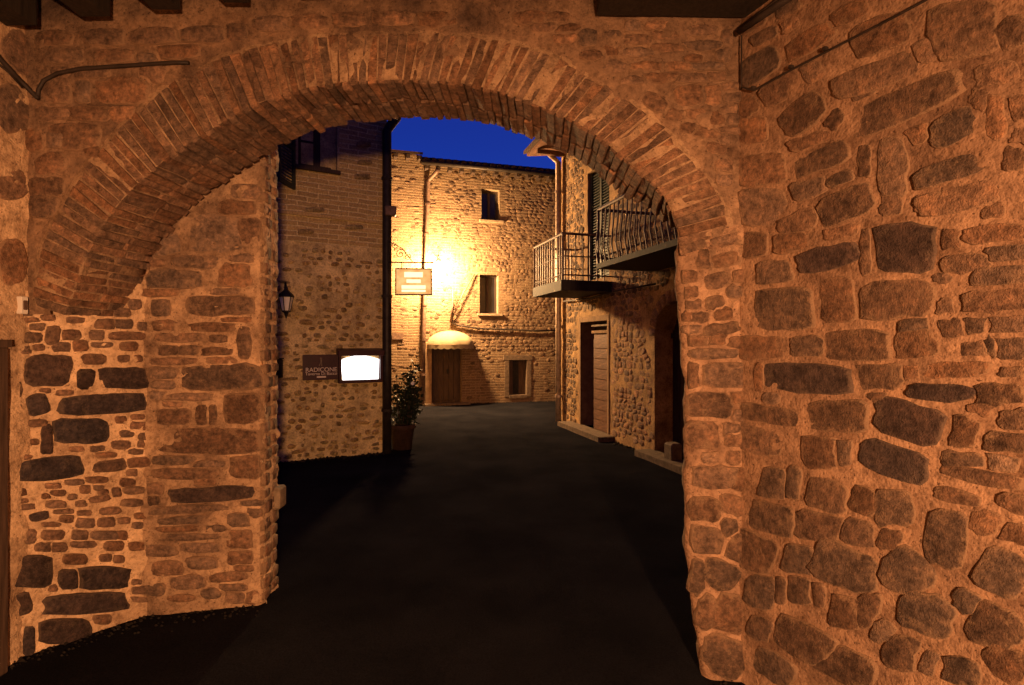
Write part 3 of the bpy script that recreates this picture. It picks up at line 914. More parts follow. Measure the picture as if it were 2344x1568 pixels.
ST1 = [(1380, 20, 330, 80, 0, .7), (1280, 220, 120, 115, 0, .6), (1750, 200, 500, 145, 0, .74), (1320, 365, 180, 70, 0, .6), (1680, 375, 370, 55, 0, .6), (1940, 490, 85, 240, 0, .7),
       (1430, 455, 350, 60, 0, .38), (1350, 560, 140, 60, 0, .72), (1500, 560, 140, 60, 0, .66), (1720, 570, 220, 50, 0, .66), (1380, 650, 320, 50, 0, .5), (1310, 740, 200, 85, 0, .46),
       (1310, 830, 180, 60, 0, .42), (1760, 770, 620, 190, 0, .82), (1380, 1085, 220, 110, 0, .86), (1605, 1080, 70, 140, 0, .72), (1690, 1080, 50, 140, 0, .72), (1930, 1020, 270, 215, 0, .86),
       (1660, 1280, 780, 175, 0, .88), (1380, 1430, 290, 60, 0, .6), (1950, 1480, 220, 160, 0, .62), (1470, 1540, 460, 70, 0, .62), (1500, 930, 330, 50, 0, .35), (1760, 640, 200, 50, 0, .4)]
for q in S(ST1, 0, 640.9, .28806): px_piece(PS, *q, stub, 0.011)
STA = [(990, 1070, 220, 160, 0, .42), (900, 1200, 190, 50, 0, .42), (800, 1275, 220, 75, 0, .72), (1075, 1260, 130, 100, 0, .42), (1140, 1060, 100, 110, 0, .5), (1080, 950, 150, 60, 0, .6),
       (1130, 880, 120, 60, 0, .6), (760, 1120, 110, 90, 10, .45)]
for q in S(STA, 0, 0, .5002): px_piece(PS, *q, stub, 0.010)
ST2 = [(1590, 145, 600, 95, 3, 1.0), (1150, 190, 60, 60, 0, .85), (1400, 255, 540, 50, 3, .66), (1400, 340, 400, 48, 3, .52), (1330, 402, 300, 42, 2, .48), (1600, 400, 160, 42, 2, .5), (1400, 462, 460, 42, 2, .48),
       (1500, 540, 280, 60, 0, .52), (1780, 480, 160, 120, 0, .6), (1790, 620, 150, 90, 0, .6), (1250, 700, 200, 90, 0, .35), (1500, 660, 200, 70, 0, .5), (1700, 760, 240, 60, 6, .5), (1400, 800, 220, 80, 0, .4),
       (1780, 340, 140, 90, 0, .55)]
for q in S(ST2, 0, 1086.5, .30716): px_piece(PS, *q, stub, 0.011)

fill(PS, 355, 590, 520, 1370, 1400, (24, 90), (10, 24), (.1, .6), stub, 0.010, 35)
flush(PS, 0.014, 0.012, ok=lambda u, z: u < us_ - .02)
# one stone sticks out of the return face
c_ = px(632, 1140, 3.5)
MB().box(c_ + Vector((-.05, -.03, -.07)), (0.085, 0.0, 0), (0, .11, 0), (0, 0, 0.14), 0.012).build('projecting_stone', M_SILL, stub)

# ================================================================== CEILING over the passage
ceil = empty('ceiling', (-0.4, 0, 3.3), 'dark soot-stained wooden ceiling of boards on joists above the passage', kind='structure')
cb = 0
for k in range(30):
    y0 = 2.74 - 0.30 * (k + 1)
    MB().box((-3.6, y0, 3.42), (7.4, 0, 0), (0, 0.292, 0), (0, 0, 0.03)).build('board', M_JOIST, ceil)
for (x, w_, zb) in ((-2.40, .15, 3.15), (-2.02, .14, 3.18), (-1.66, .13, 3.20), (-1.31, .12, 3.22), (-.94, .11, 3.24), (-.55, .10, 3.27), (-.15, .10, 3.30), (2.0, .12, 3.28), (2.7, .12, 3.28)):
    MB().box((x - w_ / 2, -6.2, zb), (w_, 0, 0), (0, 8.86 - .06 * (x + 2.47), 0), (0, 0, 3.42 - zb), 0.01).build('joist', M_JOIST, ceil)
# wide trimmer beam by the right wall
MB().hexa([(0.40, 2.56, 3.15), (1.16, 2.52, 3.115), (1.9, -.4, 3.115), (0.40, -.4, 3.15), (0.40, 2.56, 3.42), (1.16, 2.52, 3.42), (1.9, -.4, 3.42), (0.40, -.4, 3.42)]).build('trimmer_beam', M_JOIST, ceil)
# unseen wall added behind the viewer to keep blue sky light out
bw = MB().box((-3.6, -6.3, -.05), (7.6, 0, 0), (0, -.3, 0), (0, 0, 3.6)).build('sky_blocking_wall', M_MORTAR, None)
tag(bw, 'unseen wall added behind the viewer to keep sky light out of the passage', kind='structure')

# ================================================================== TAVERN (dark house with the menu case)
PT = Plane((-3.11, 7.17), (-1.83, 7.885))
UT = (PT.b - PT.a).length
tav = empty('tavern_house', PT.pt(0.5, 0, 0), 'tall narrow brick and rubble tavern front with a lit menu case', 'building')
zsplit = PT.uz(760, 560)[1]
wu0, wz1 = PT.uz(682, 250); wu1, wz0 = PT.uz(772, 392)
def tavkeep(u, z): return not (wu0 < u < wu1 and wz0 < z < wz1)
usn = sorted(set(frange(-2.6, UT, 0.05) + [wu0, wu1]))
zsn = sorted(set(frange(zsplit, 6.4, 0.05) + [wz0, wz1]))
grid_wall(PT, usn, zsn, M_TAV, tav, 'brick_wall', 0.01, keep=tavkeep)
grid_wall(PT, frange(-2.6, UT, 0.03), frange(-.05, zsplit, 0.03), M_TAVM, tav, 'rubble_mortar', 0.014, freq=4)
SB = Vector((-2.75, 10.3, 0))
MB().hexa([PT.pt(-2.6, -.05, -.3), PT.pt(UT - .02, -.05, -.04), SB - Vector((.1, 0, .05)), SB - Vector((3.4, 0, .05)),
           PT.pt(-2.6, 6.4, -.3), PT.pt(UT - .02, 6.4, -.04), SB + Vector((-.1, 0, 6.4)), SB + Vector((-3.4, 0, 6.4))]).build('wall_core', M_TAVM, tav)
# side wall
PTs = Plane(PT.b[:2], SB[:2]); PTs.n = Vector((PTs.d.y, -PTs.d.x, 0)); PTs.n = PTs.n if PTs.n.x > 0 else -PTs.n
grid_wall(PTs, frange(-.0, 2.42, 0.1), frange(-.05, 6.4, 0.1), M_TAV, tav, 'side_wall', 0.01)
MB().box(PT.pt(-2.7, 6.4, .45), PT.d * (UT + 2.9), PT.n * -3.0, Vector((0, 0, .12))).build('roof', M_TILE, tav)
# string course
lu0, lz = PT.uz(640, 485); lu1, _ = PT.uz(872, 505)
MB().pbox(PT, -2.6, UT - 0.06, lz - .02, lz + .015, -.02, .03, .005).build('string_course', M_TAV, tav)
# rubble stones in the lower front
rr = random.Random(21)
z = 0.06
while z < zsplit - 0.03:
    h = rr.uniform(0.055, 0.085)
    u = rr.uniform(-0.15, 0.0)
    while u < UT - 0.1:
        w_ = rr.uniform(0.05, 0.14) if rr.random() < .9 else rr.uniform(.16, .24)
        if rr.random() < 0.72:
            t = rr.uniform(.05, .75)
            out = piece_outline(w_ * rr.uniform(.6, 1.0), h * rr.uniform(.5, .95), rr.uniform(-.2, .2), 10, 3.4, .16, rr)
            cz = z + rr.uniform(-.02, .02)
            PT.pend.append([[(u + w_ / 2 + a, cz + b) for a, b in out], rr.uniform(.006, .013), tone_col(t, 'tav', rr), M_PIECE, tav, 'stone'])
        u += w_ + rr.uniform(0.015, 0.06)
    z += h + rr.uniform(0.005, 0.025)
# a few large bricks / stones in the upper part
for (a, b, c, d) in ((830, 405, 34, 12), (835, 372, 32, 10), (832, 330, 30, 12), (720, 480, 40, 10), (810, 520, 36, 10), (700, 530, 34, 10)):
    px_piece(PT, a, b, c, d, 0, .6, tav, .012, kind='tav')
flush(PT, .02, .006)
# window with casements
win = MB().pbox(PT, wu0, wu1, wz0, wz1, -.20, -.16).build('window', M_GLASS, tav)
fr = MB()
fr.pbox(PT, wu0, wu0 + .05, wz0, wz1, -.16, -.09); fr.pbox(PT, wu1 - .05, wu1, wz0, wz1, -.16, -.09)
um = (wu0 + wu1) / 2
fr.pbox(PT, um - .045, um + .045, wz0, wz1, -.16, -.085); fr.pbox(PT, wu0 + .05, wu1 - .05, wz0, wz0 + .06, -.16, -.088)
fr.pbox(PT, wu0 + .05, wu1 - .05, wz0 + .36, wz0 + .39, -.16, -.10)
fr.build('frame', M_WOODD, win)
MB().pbox(PT, wu0 - .04, wu1 + .04, wz0 - .05, wz0, -.1, .05, .006).build('sill', M_WOODD, win)
rv = MB()
rv.pbox(PT, wu1 - .002, wu1 + .03, wz0, wz1, -.2, .0); rv.pbox(PT, wu0 - .03, wu0 + .002, wz0, wz1, -.2, .0)
rv.build('reveal', M_TAVM, tav)
# louvred shutter folded out on the far edge
sh_o = PT.pt(wu0 - .03, wz0 - .34, .02)
sd = (PT.d * -0.42 + PT.n * 0.62).normalized()
shz = wz1 - wz0 + .34
s_ = MB(); sn = sd.cross(Vector((0, 0, 1)))
for a, b, c, d in ((0, .045, 0, shz), (.37, .415, 0, shz), (.045, .37, 0, .06), (.045, .37, shz - .06, shz), (.045, .37, shz * .5 - .03, shz * .5 + .03)):
    s_.box(sh_o + sd * a + Vector((0, 0, c)), sd * (b - a), sn * .035, Vector((0, 0, d - c)))
shut = s_.build('shutter', M_SHUT, tav)
k = 0.07
while k < shz - .09:
    if abs(k - shz * .5 + .02) > .05:
        MB().hexa([sh_o + sd * .045 + sn * .002 + Vector((0, 0, k)), sh_o + sd * .37 + sn * .002 + Vector((0, 0, k)), sh_o + sd * .37 + sn * .033 + Vector((0, 0, k + .03)), sh_o + sd * .045 + sn * .033 + Vector((0, 0, k + .03)),
                   sh_o + sd * .045 + sn * .002 + Vector((0, 0, k + .008)), sh_o + sd * .37 + sn * .002 + Vector((0, 0, k + .008)), sh_o + sd * .37 + sn * .033 + Vector((0, 0, k + .038)), sh_o + sd * .045 + sn * .033 + Vector((0, 0, k + .038))]).build('slat', M_SHUT, shut)
    k += .042
# downpipe on the corner, with a swan neck under the gutter
dp = empty('corner_downpipe', PT.pt(UT, 0, .06), 'dark downpipe running up the tavern corner between the menu case and the sky', 'downpipe')
c0 = PT.pt(UT - .015, 0, .07)
top = 1.6 + (784 - 300) / F * 7.8
pts = [c0 + Vector((0, 0, z)) for z in (0, 1.5, 3.0, top)] + [c0 + Vector((.05, .02, top + .10)), c0 + Vector((.13, .05, top + .22)), c0 + Vector((.17, .07, top + .42))]
MB().tube(pts, .066, 12).build('pipe', M_PIPED, dp, True)
for z in (0.6, 2.25, 3.95):
    MB().lathe(c0, [(.067, z), (.078, z), (.078, z + .04), (.067, z + .04)], 12).build('clip', M_PIPED, dp)
MB().box(c0 + Vector((-.03, -.02, 3.42)), (.15, .05, 0), (.03, -.09, 0), (0, 0, .14), .01).build('junction_box', M_RUST, dp)

# lantern on the tavern wall (unlit)
lc = PT.at(655, 690, .14)
lan = empty('wall_lantern', lc + Vector((0, 0, -.2)), 'small unlit black wall lantern on the tavern front near the wall end', 'lantern')
MB().lathe(lc, [(.0, .20), (.02, .19), (.03, .15), (.09, .09), (.105, .06), (.10, .055)], 6).build('hood', M_IRON, lan)
MB().lathe(lc, [(.088, .055), (.05, -.12)], 6).build('glass', M_WHITE, lan)
gl = MB()
for j in range(6):
    th = 2 * math.pi * (j + .5) / 6
    gl.tube([lc + Vector((.09 * math.cos(th), .09 * math.sin(th), .06)), lc + Vector((.052 * math.cos(th), .052 * math.sin(th), -.125))], .006, 5)
gl.lathe(lc, [(.055, -.12), (.055, -.135), (.03, -.15), (.012, -.2), (.0, -.24)], 6)
gl.build('cage', M_IRON, lan)
MB().tube([lc + Vector((0, 0, .19)), lc + Vector((0, 0, .25)) + PT.n * -.03, lc + Vector((0, 0, .26)) + PT.n * -.10, lc + Vector((0, 0, .18)) + PT.n * -.15], .01, 6).build('bracket', M_IRON, lan)

# dark notice box at the wall's edge
u0, z1 = PT.uz(618, 822); u1, z0 = PT.uz(646, 864)
nb = empty('letter_box', PT.pt(u1 - .1, z0, 0), 'narrow black letter box half hidden behind the stone wall end', 'letter box')
MB().pbox(PT, u0, u1, z0, z1, .005, .08, .008).build('body', M_IRON, nb)
MB().pbox(PT, u0 - .01, u1 + .012, z1, z1 + .015, .0, .095).build('lid', M_IRON, nb)

# maroon name board
u0, z1 = PT.uz(692, 812); u1, z0 = PT.uz(776, 868)
sg = empty('name_board', PT.pt((u0 + u1) / 2, z0, 0), 'dark maroon name board with small cream lettering beside the lit menu case', 'sign')
MB().pbox(PT, u0, u1, z0, z1, .012, .035, .004).build('board', M_MAROON, sg)
def text(s, P, u, z, h, size, mat, parent, name='lettering', ext=.001):
    c = bpy.data.curves.new(name, 'FONT'); c.body = s; c.size = size; c.align_x = 'CENTER'; c.align_y = 'CENTER'; c.extrude = ext
    c.materials.append(mat)
    o = bpy.data.objects.new(name, c); COL.objects.link(o)
    p = P.pt(u, z, h)
    x = P.d if (P.d.cross(Vector((0, 0, 1)))).dot(P.n) > 0 else -P.d
    R = Matrix((x, Vector((0, 0, 1)), P.n)).transposed()
    o.rotation_euler = R.to_euler()
    dg = bpy.context.evaluated_depsgraph_get()
    me = bpy.data.meshes.new_from_object(o.evaluated_get(dg))
    me.materials.clear(); me.materials.append(mat)
    rot = o.rotation_euler.copy()
    bpy.data.objects.remove(o)
    o = bpy.data.objects.new(name, me); COL.objects.link(o)
    o.rotation_euler = rot
    o.parent = parent; o.location = p - WLOC[parent.name]
    return o
uc = (u0 + u1) / 2; hz = z1 - z0
text('RADICONE', PT, uc + .0, z0 + hz * .40, .037, .082, M_TEXT, sg)
text('Taverna Di Bacco', PT, uc + .0, z0 + hz * .245, .037, .058, M_TEXT, sg)
MB().pbox(PT, uc - .06, uc + .06, z0 + hz * .09, z0 + hz * .15, .035, .038).build('underline', M_TEXT, sg)
em = MB()
for a, b in ((-.03, -.004), (.004, .03)):
    em.tube([PT.pt(uc + a, z0 + hz * .55, .038), PT.pt(uc + a * .2 + .0, z0 + hz * .72, .038), PT.pt(uc + a * .5, z0 + hz * .88, .038)], .006, 5)
em.build('emblem', M_SILL, sg)
# lit menu case
u0, z1 = PT.uz(776, 812); u1, z0 = PT.uz(869, 869)
mc = empty('menu_case', PT.pt((u0 + u1) / 2, z0, 0), 'glowing white menu case in a dark frame on the tavern front', 'menu case')
f_ = MB()
t_ = .045
f_.pbox(PT, u0 - .02, u1 + .02, z0 - .03, z0 + .012, .0, .10, .004); f_.pbox(PT, u0 - .02, u0 + .015, z0 + .012, z1 + .03, .0, .10, .004)
f_.pbox(PT, u1 - .015, u1 + .02, z0 + .012, z1 + .03, .0, .10, .004)
f_.build('frame', M_MAROON, mc)
MB().hexa([PT.pt(u0 - .04, z1 + .0, .0), PT.pt(u1 + .03, z1 + .0, .0), PT.pt(u1 + .03, z1 - .015, .15), PT.pt(u0 - .04, z1 - .015, .15),
           PT.pt(u0 - .04, z1 + .09, .0), PT.pt(u1 + .03, z1 + .09, .0), PT.pt(u1 + .03, z1 + .06, .15), PT.pt(u0 - .04, z1 + .06, .15)], .006).build('hood', M_MAROON, mc)
# arched paper panel
a0, a1 = u0 + .015, u1 - .015
pan = [(a0 + .03, z0 + .012), (a1 - .012, z0 + .012), (a1, z1 - .07)]
for k in range(9):
    t = k / 8
    pan.append((a1 - (a1 - a0) * (.06 + .88 * t), z1 - .06 + .05 * math.sin(math.pi * t)))
pan.append((a0, z1 - .08))
nP = len(pan)
vs = [PT.pt(a, b, .02) for a, b in pan] + [PT.pt(a, b, .03) for a, b in pan]
mk('lit_panel', vs, [tuple(range(nP, 2 * nP)), tuple(reversed(range(nP)))] + [(i, (i + 1) % nP, nP + (i + 1) % nP, nP + i) for i in range(nP)], M_LIT, mc)

# hanging sign projecting from the corner
HY = 7.72
hs = empty('hanging_sign', px(946, 690, HY), 'glowing hanging sign on a scrolled iron bracket at the tavern corner', 'sign')
PH = Plane((px(900, 0, HY).x, HY), (px(995, 0, HY + .04).x, HY + .04))
u0, z1 = PH.uz(905, 614); u1, z0 = PH.uz(989, 676)
MB().pbox(PH, u0 + .01, u1 - .01, z0 + .01, z1 - .01, -.02, .02).build('panel', M_SIGN, hs)
f_ = MB()
f_.pbox(PH, u0, u0 + .015, z0, z1, -.03, .026, .003); f_.pbox(PH, u1 - .015, u1, z0, z1, -.03, .026, .003)
f_.pbox(PH, u0 + .015, u1 - .015, z0, z0 + .015, -.03, .026, .003); f_.pbox(PH, u0 + .015, u1 - .015, z1 - .015, z1, -.03, .026, .003)
f_.build('frame', M_RUST, hs)
um = (u0 + u1) / 2
for zz, ww, tt in ((.76, .26, .075), (.52, .20, .05), (.30, .34, .05), (.16, .34, .03)):
    MB().pbox(PH, um - ww / 2, um + ww / 2, z0 + (z1 - z0) * zz - tt / 2, z0 + (z1 - z0) * zz + tt / 2, .02, .024).build('lettering_line', M_SIGNTXT, hs)
br = MB()
bz = z1 + .085
br.tube([PH.pt(u0 - .10, bz, 0), PH.pt(u1 + .02, bz, 0)], .010, 6)
for uu in (u0 + .09, u1 - .12): br.tube([PH.pt(uu, bz, 0), PH.pt(uu, z1, 0)], .006, 5)
br.tube([PH.pt(u0 - .10, bz - .1, 0), PH.pt(u0 - .10, bz + .32, 0)], .010, 6)
for k, (cu_, cz_, r0, turn) in enumerate(((u0 + .07, bz + .12, .075, 1), (u0 + .17, bz + .08, .05, -1), (u0 + .0, bz + .24, .05, 1))):
    sp = []
    for j in range(22):
        th = turn * j * .42 + k
        r_ = r0 * (1 - j / 26)
        sp.append(PH.pt(cu_ + r_ * math.cos(th), cz_ + r_ * math.sin(th), 0))
    br.tube(sp, .006, 5)
br.tube([PH.pt(u0 - .1, bz + .3, 0), PH.pt(u0 + .1, bz + .2, 0), PH.pt(u0 + .25, bz, 0)], .006, 5)
br.build('bracket', M_IRON, hs)

# ================================================================== FAR HOUSES
PF = Plane((-2.35, 13.74), (1.23, 14.77))
def far_house(name, label, ua, ub, ztop, holes, split, mat, depth=5):
    h = empty(name, PF.pt((ua + ub) / 2, 0, 0), label, 'building')
    us = sorted(set(frange(ua, ub, 0.1) + [x for q in holes for x in q[:2]]))
    zs = sorted(set(frange(-.05, ztop + .08, 0.1) + [x for q in holes for x in q[2:4]]))
    grid_wall(PF, us, zs, mat, h, 'wall', 0.012, keep=lambda u, z: not any(q[0] < u < q[1] and q[2] < z < q[3] for q in holes))
    return h
def hole(x0, x1, y0, y1):
    u0, _ = PF.uz(x0, (y0 + y1) / 2); u1, _ = PF.uz(x1, (y0 + y1) / 2)
    _, za = PF.uz((x0 + x1) / 2, y1); _, zb = PF.uz((x0 + x1) / 2, y0)
    return (u0, u1, za, zb)
ZE = PF.uz(1120, 396)[1]
H_up = hole(1102, 1144, 433, 505); H_lo = hole(1098, 1141, 629, 718); H_door = hole(988, 1057, 790, 922); H_cel = hole(1165, 1206, 824, 904)
U_sp = PF.uz(966, 500)[0]
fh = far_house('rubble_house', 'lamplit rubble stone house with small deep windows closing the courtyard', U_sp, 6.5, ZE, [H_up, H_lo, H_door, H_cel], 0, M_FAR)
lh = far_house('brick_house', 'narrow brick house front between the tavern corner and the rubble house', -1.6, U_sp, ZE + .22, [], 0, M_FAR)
for h, ua, ub, zt in ((fh, U_sp, 6.5, ZE), (lh, -1.6, U_sp - .01, ZE + .22)):
    MB().box(PF.pt(ua, -.05, -.35), PF.d * (ub - ua), PF.n * -4.5, Vector((0, 0, zt + .24))).build('wall_core', M_FAR, h)
    rf = MB().hexa([PF.pt(ua - .05, zt, .28), PF.pt(ub, zt, .28), PF.pt(ub, zt + 1.1, -3), PF.pt(ua - .05, zt + 1.1, -3),
                    PF.pt(ua - .05, zt + .06, .28), PF.pt(ub, zt + .06, .28), PF.pt(ub, zt + 1.16, -3), PF.pt(ua - .05, zt + 1.16, -3)]).build('roof', M_TILE, h)
    u = ua
    while h is fh and u < ub - .1 and u < 4.6:
        MB().tube([PF.pt(u + .08, zt + .075, .34), PF.pt(u + .08, zt + .5, -.95)], .075, 8).build('roof_tile', M_TILE, rf, True)
        u += .19
    u = ua + .05
    while u < ub - .1 and u < 4.6:
        MB().pbox(PF, u, u + .09, zt - .10, zt - .004, .0, .24).build('rafter_end', M_WOODD, rf)
        u += .30
MB().tube([PF.pt(U_sp - .05, ZE + .0, .36), PF.pt(4.6, ZE - .0, .36)], .06, 8).build('gutter', M_PIPED, fh, True)

def far_window(h, H, name='window', bars=True, depth=.28):
    u0, u1, z0, z1 = H
    rv = MB()
    rv.pbox(PF, u0 - .05, u0 + .0, z0, z1, -depth, -.03); rv.pbox(PF, u1 - .0, u1 + .05, z0, z1, -depth, -.03)
    rv.pbox(PF, u0, u1, z1, z1 + .05, -depth, -.03); rv.pbox(PF, u0, u1, z0 - .05, z0, -depth, -.03)
    wn = MB().pbox(PF, u0, u1, z0, z1, -depth, -depth + .03).build(name, M_GLASS, h)
    rv.build('reveal', M_SILL, wn)
    f_ = MB(); um = (u0 + u1) / 2
    f_.pbox(PF, u0, u0 + .05, z0, z1, -depth + .03, -depth + .07); f_.pbox(PF, u1 - .05, u1, z0, z1, -depth + .03, -depth + .07)
    f_.pbox(PF, um - .03, um + .03, z0, z1, -depth + .03, -depth + .07); f_.pbox(PF, u0 + .05, u1 - .05, z0, z0 + .05, -depth + .03, -depth + .068)
    f_.pbox(PF, u0 + .05, u1 - .05, z1 - .05, z1, -depth + .03, -depth + .068)
    f_.build('frame', M_WOODD, wn)
    MB().pbox(PF, u0 - .06, u1 + .1, z0 - .055, z0 + .004, -.1, .07, .006).build('sill', M_SILL, wn)
    return wn
far_window(fh, H_up); far_window(fh, H_lo)
# cellar window with stone surround
u0, u1, z0, z1 = H_cel
cw = MB().pbox(PF, u0, u1, z0, z1, -.2, -.16).build('cellar_shutter', M_DOOR, fh)
q = MB(); q.pbox(PF, u0 - .12, u0, z0 - .06, z1, -.16, .02, .01); q.pbox(PF, u1, u1 + .12, z0 - .06, z1, -.16, .02, .01); q.pbox(PF, u0 - .16, u1 + .16, z1, z1 + .13, -.16, .025, .01); q.pbox(PF, u0, u1, z0 - .08, z0, -.16, .03, .01)
q.build('surround', M_STEP, cw)
MB().pbox(PF, (u0 + u1) / 2 - .1, (u0 + u1) / 2 + .06, z0 + .02, z1 - .02, -.16, -.145).build('panel', M_IRON, cw)
# door under the awning
u0, u1, z0, z1 = H_door
dr = MB().pbox(PF, u0, u1, z0, z1, -.24, -.2).build('door', M_DOOR, fh)
n_ = 5
for k in range(n_):
    a = u0 + .05 + (u1 - u0 - .1) * k / n_; b = u0 + .05 + (u1 - u0 - .1) * (k + 1) / n_
    MB().pbox(PF, a + .006, b - .006, z0 + .05, z1 - .03, -.2, -.17 - .01 * (k % 2), .004).build('plank', M_DOOR, dr)
MB().pbox(PF, (u0 + u1) / 2 + .02, (u0 + u1) / 2 + .06, z0 + .75, z0 + .86, -.18, -.12, .01).build('handle', M_IRON, dr)
q = MB(); q.pbox(PF, u0 - .16, u0, z0 - .02, z1 + .08, -.22, .02, .012); q.pbox(PF, u1, u1 + .04, z0 - .02, z1 + .08, -.22, -.02, .006)
q.build('jamb', M_PLASTER, dr)
MB().pbox(PF, u0 - .2, u1 + .2, -.02, z0 - .0, -.1, .22, .015).build('step', M_STEP, dr)
# domed awning with scalloped valance
aw = empty('dome_awning', PF.pt((u0 + u1) / 2, z1, .3), 'cream dome awning with scalloped edge over the plank door', 'awning')
ac, _ = PF.uz(1031, 797); _, ab = PF.uz(1031, 789); _, at_ = PF.uz(1031, 757)
aR = (PF.uz(1083, 790)[0] - PF.uz(979, 790)[0]) / 2; aH = at_ - ab; aD = .60
vs = []; fs = []
nu_, nv_ = 24, 8
for j in range(nv_ + 1):
    ph = math.pi / 2 * j / nv_
    for i in range(nu_ + 1):
        th = math.pi * i / nu_
        rib = 1 + .03 * math.cos(i * math.pi / 3)
        vs.append(PF.pt(ac - aR * math.cos(th) * math.cos(ph) * rib, ab + aH * math.sin(ph), .0 + aD * math.sin(th) * math.cos(ph) * rib))
for j in range(nv_):
    for i in range(nu_):
        a = j * (nu_ + 1) + i
        fs.append((a, a + 1, a + nu_ + 2, a + nu_ + 1))
mk('canopy', vs, fs, M_AWN, aw, True)
vs = []; fs = []
nn = 66
for i in range(nn + 1):
    th = math.pi * i / nn
    sc_ = .085 + .028 * abs(math.sin(i * math.pi / 6))
    p = (ac - aR * math.cos(th) * 1.012, aD * math.sin(th) * 1.012)
    vs += [PF.pt(p[0], ab + .005, p[1]), PF.pt(p[0], ab - sc_, p[1] + .004)]
    if i: a = 2 * i; fs.append((a - 2, a, a + 1, a - 1))
mk('valance', vs, fs, M_AWN, aw)
# rubble in the far wall: far too many and too small to tell apart singly
m = MB(); rr = random.Random(5)
z_ru = PF.uz(1120, 800)[1]
z = 0.12
while z < ZE - .08:
    h = rr.uniform(.05, .10)
    u = U_sp + .05
    while u < 3.9:
        w_ = rr.uniform(.06, .17)
        cu_, cz_ = u + w_ / 2, z + h / 2
        bad = any(q[0] - .14 < cu_ < q[1] + .16 and q[2] - .14 < cz_ < q[3] + .14 for q in (H_up, H_lo, H_door, H_cel))
        dens = .92 if cu_ > 1.4 else .72 if cu_ > .8 else .5
        if cz_ < z_ru: dens *= .25
        if not bad and rr.random() < dens:
            out = piece_outline(w_ * rr.uniform(.7, .95), h * rr.uniform(.6, .95), rr.uniform(-.25, .25), 8, 2.8, .12, rr)
            PF.pend.append([[(cu_ + a, cz_ + b) for a, b in out], rr.uniform(.001, .006), None, None, m, 'stone'])
        u += w_ + rr.uniform(.01, .05)
    z += h + rr.uniform(.0, .02)
flush(PF, .012, .03)
M_RUB, _n, _b = new_mat('far_rubble')
_p = gpos(_n); _t = tex_noise(_n, 5.5, 2, .5, _p); _t2 = tex_noise(_n, 40, 5, .7, _p)
_r = ramp(_n, _t.outputs[0], [(.34, (.075, .046, .029)), (.48, (.14, .086, .052)), (.66, (.23, .147, .088))])
_r2 = ramp(_n, _t2.outputs[0], [(.3, (.6, .6, .6)), (.7, (1.3, 1.3, 1.3))])
_c = mix(_n, 1.0, _r.outputs[0], _r2.outputs[0], 'MULTIPLY'); _n.links.new(_c.outputs[0], _b.inputs['Base Color']); bump(_n, _b, _t2.outputs[0], .7, .02)
o = m.build('rubble_facing', M_RUB, fh, True); o['kind'] = 'stuff'
m = MB()
for k in range(150):
    u = rr.uniform(-1.1, U_sp - .1); z = rr.uniform(.2, ZE)
    out = piece_outline(rr.uniform(.10, .26), rr.uniform(.06, .1), 0, 8, 4, .08, rr)
    v_, f__ = piece(PF, [(u + a, z + b) for a, b in out], rr.uniform(.002, .007), None, None, None, r=rr, sink=.02); m.add(v_, f__)
o = m.build('brick_facing', M_RUB, lh, True); o['kind'] = 'stuff'
# plaque on the brick house
u0, z1 = PF.uz(897, 763); u1, z0 = PF.uz(924, 777)
pq = MB().pbox(PF, u0, u1, z0, z1, .012, .04, .005).build('street_plaque', M_RUST, None)
tag(pq, 'small dark plaque on the brick house beside the tavern corner', 'plaque')
# downpipe between the two houses
fd = empty('street_downpipe', PF.at(968, 925, .08), 'brown downpipe between the brick house and the awning door', 'downpipe')
p = [PF.at(1003, 386, .34), PF.at(999, 394, .30), PF.at(984, 410, .12), PF.at(980, 418, .08), PF.at(976, 560, .08), PF.at(970, 760, .08), PF.at(967, 924, .08)]
MB().tube(p, .055, 10).build('pipe', M_RUST, fd, True)
for yy in (470, 540, 700, 780, 860):
    q = p[3].lerp(p[6], (yy - 418) / (924 - 418))
    MB().lathe(q, [(.058, 0), (.072, 0), (.072, .05), (.058, .05)], 10).build('clip', M_RUST, fd)
# cables over the awning
cbm = MB()
cpx = [(1036, 690), (1031, 738), (1050, 745), (1100, 752), (1160, 754), (1220, 757), (1272, 756)]
cbm.tube([PF.at(a, b, .05) for a, b in cpx], .022, 6)
o = cbm.build('wall_cable', M_CABLE, None, True); tag(o, 'dark cable sagging along the rubble house above the awning', 'cable')
bk = MB(); bk.tube([PF.at(1031, 738, .06), PF.at(1037, 700, .16), PF.at(1036, 660, .16)], .03, 6, r2=.012); bk.tube([PF.at(1031, 738, .06), PF.at(1062, 668, .10), PF.at(1086, 628, .05)], .016, 6)
o = bk.build('iron_bracket', M_RUST, None, True); tag(o, 'forked iron bracket on the lamplit wall above the awning', 'bracket')

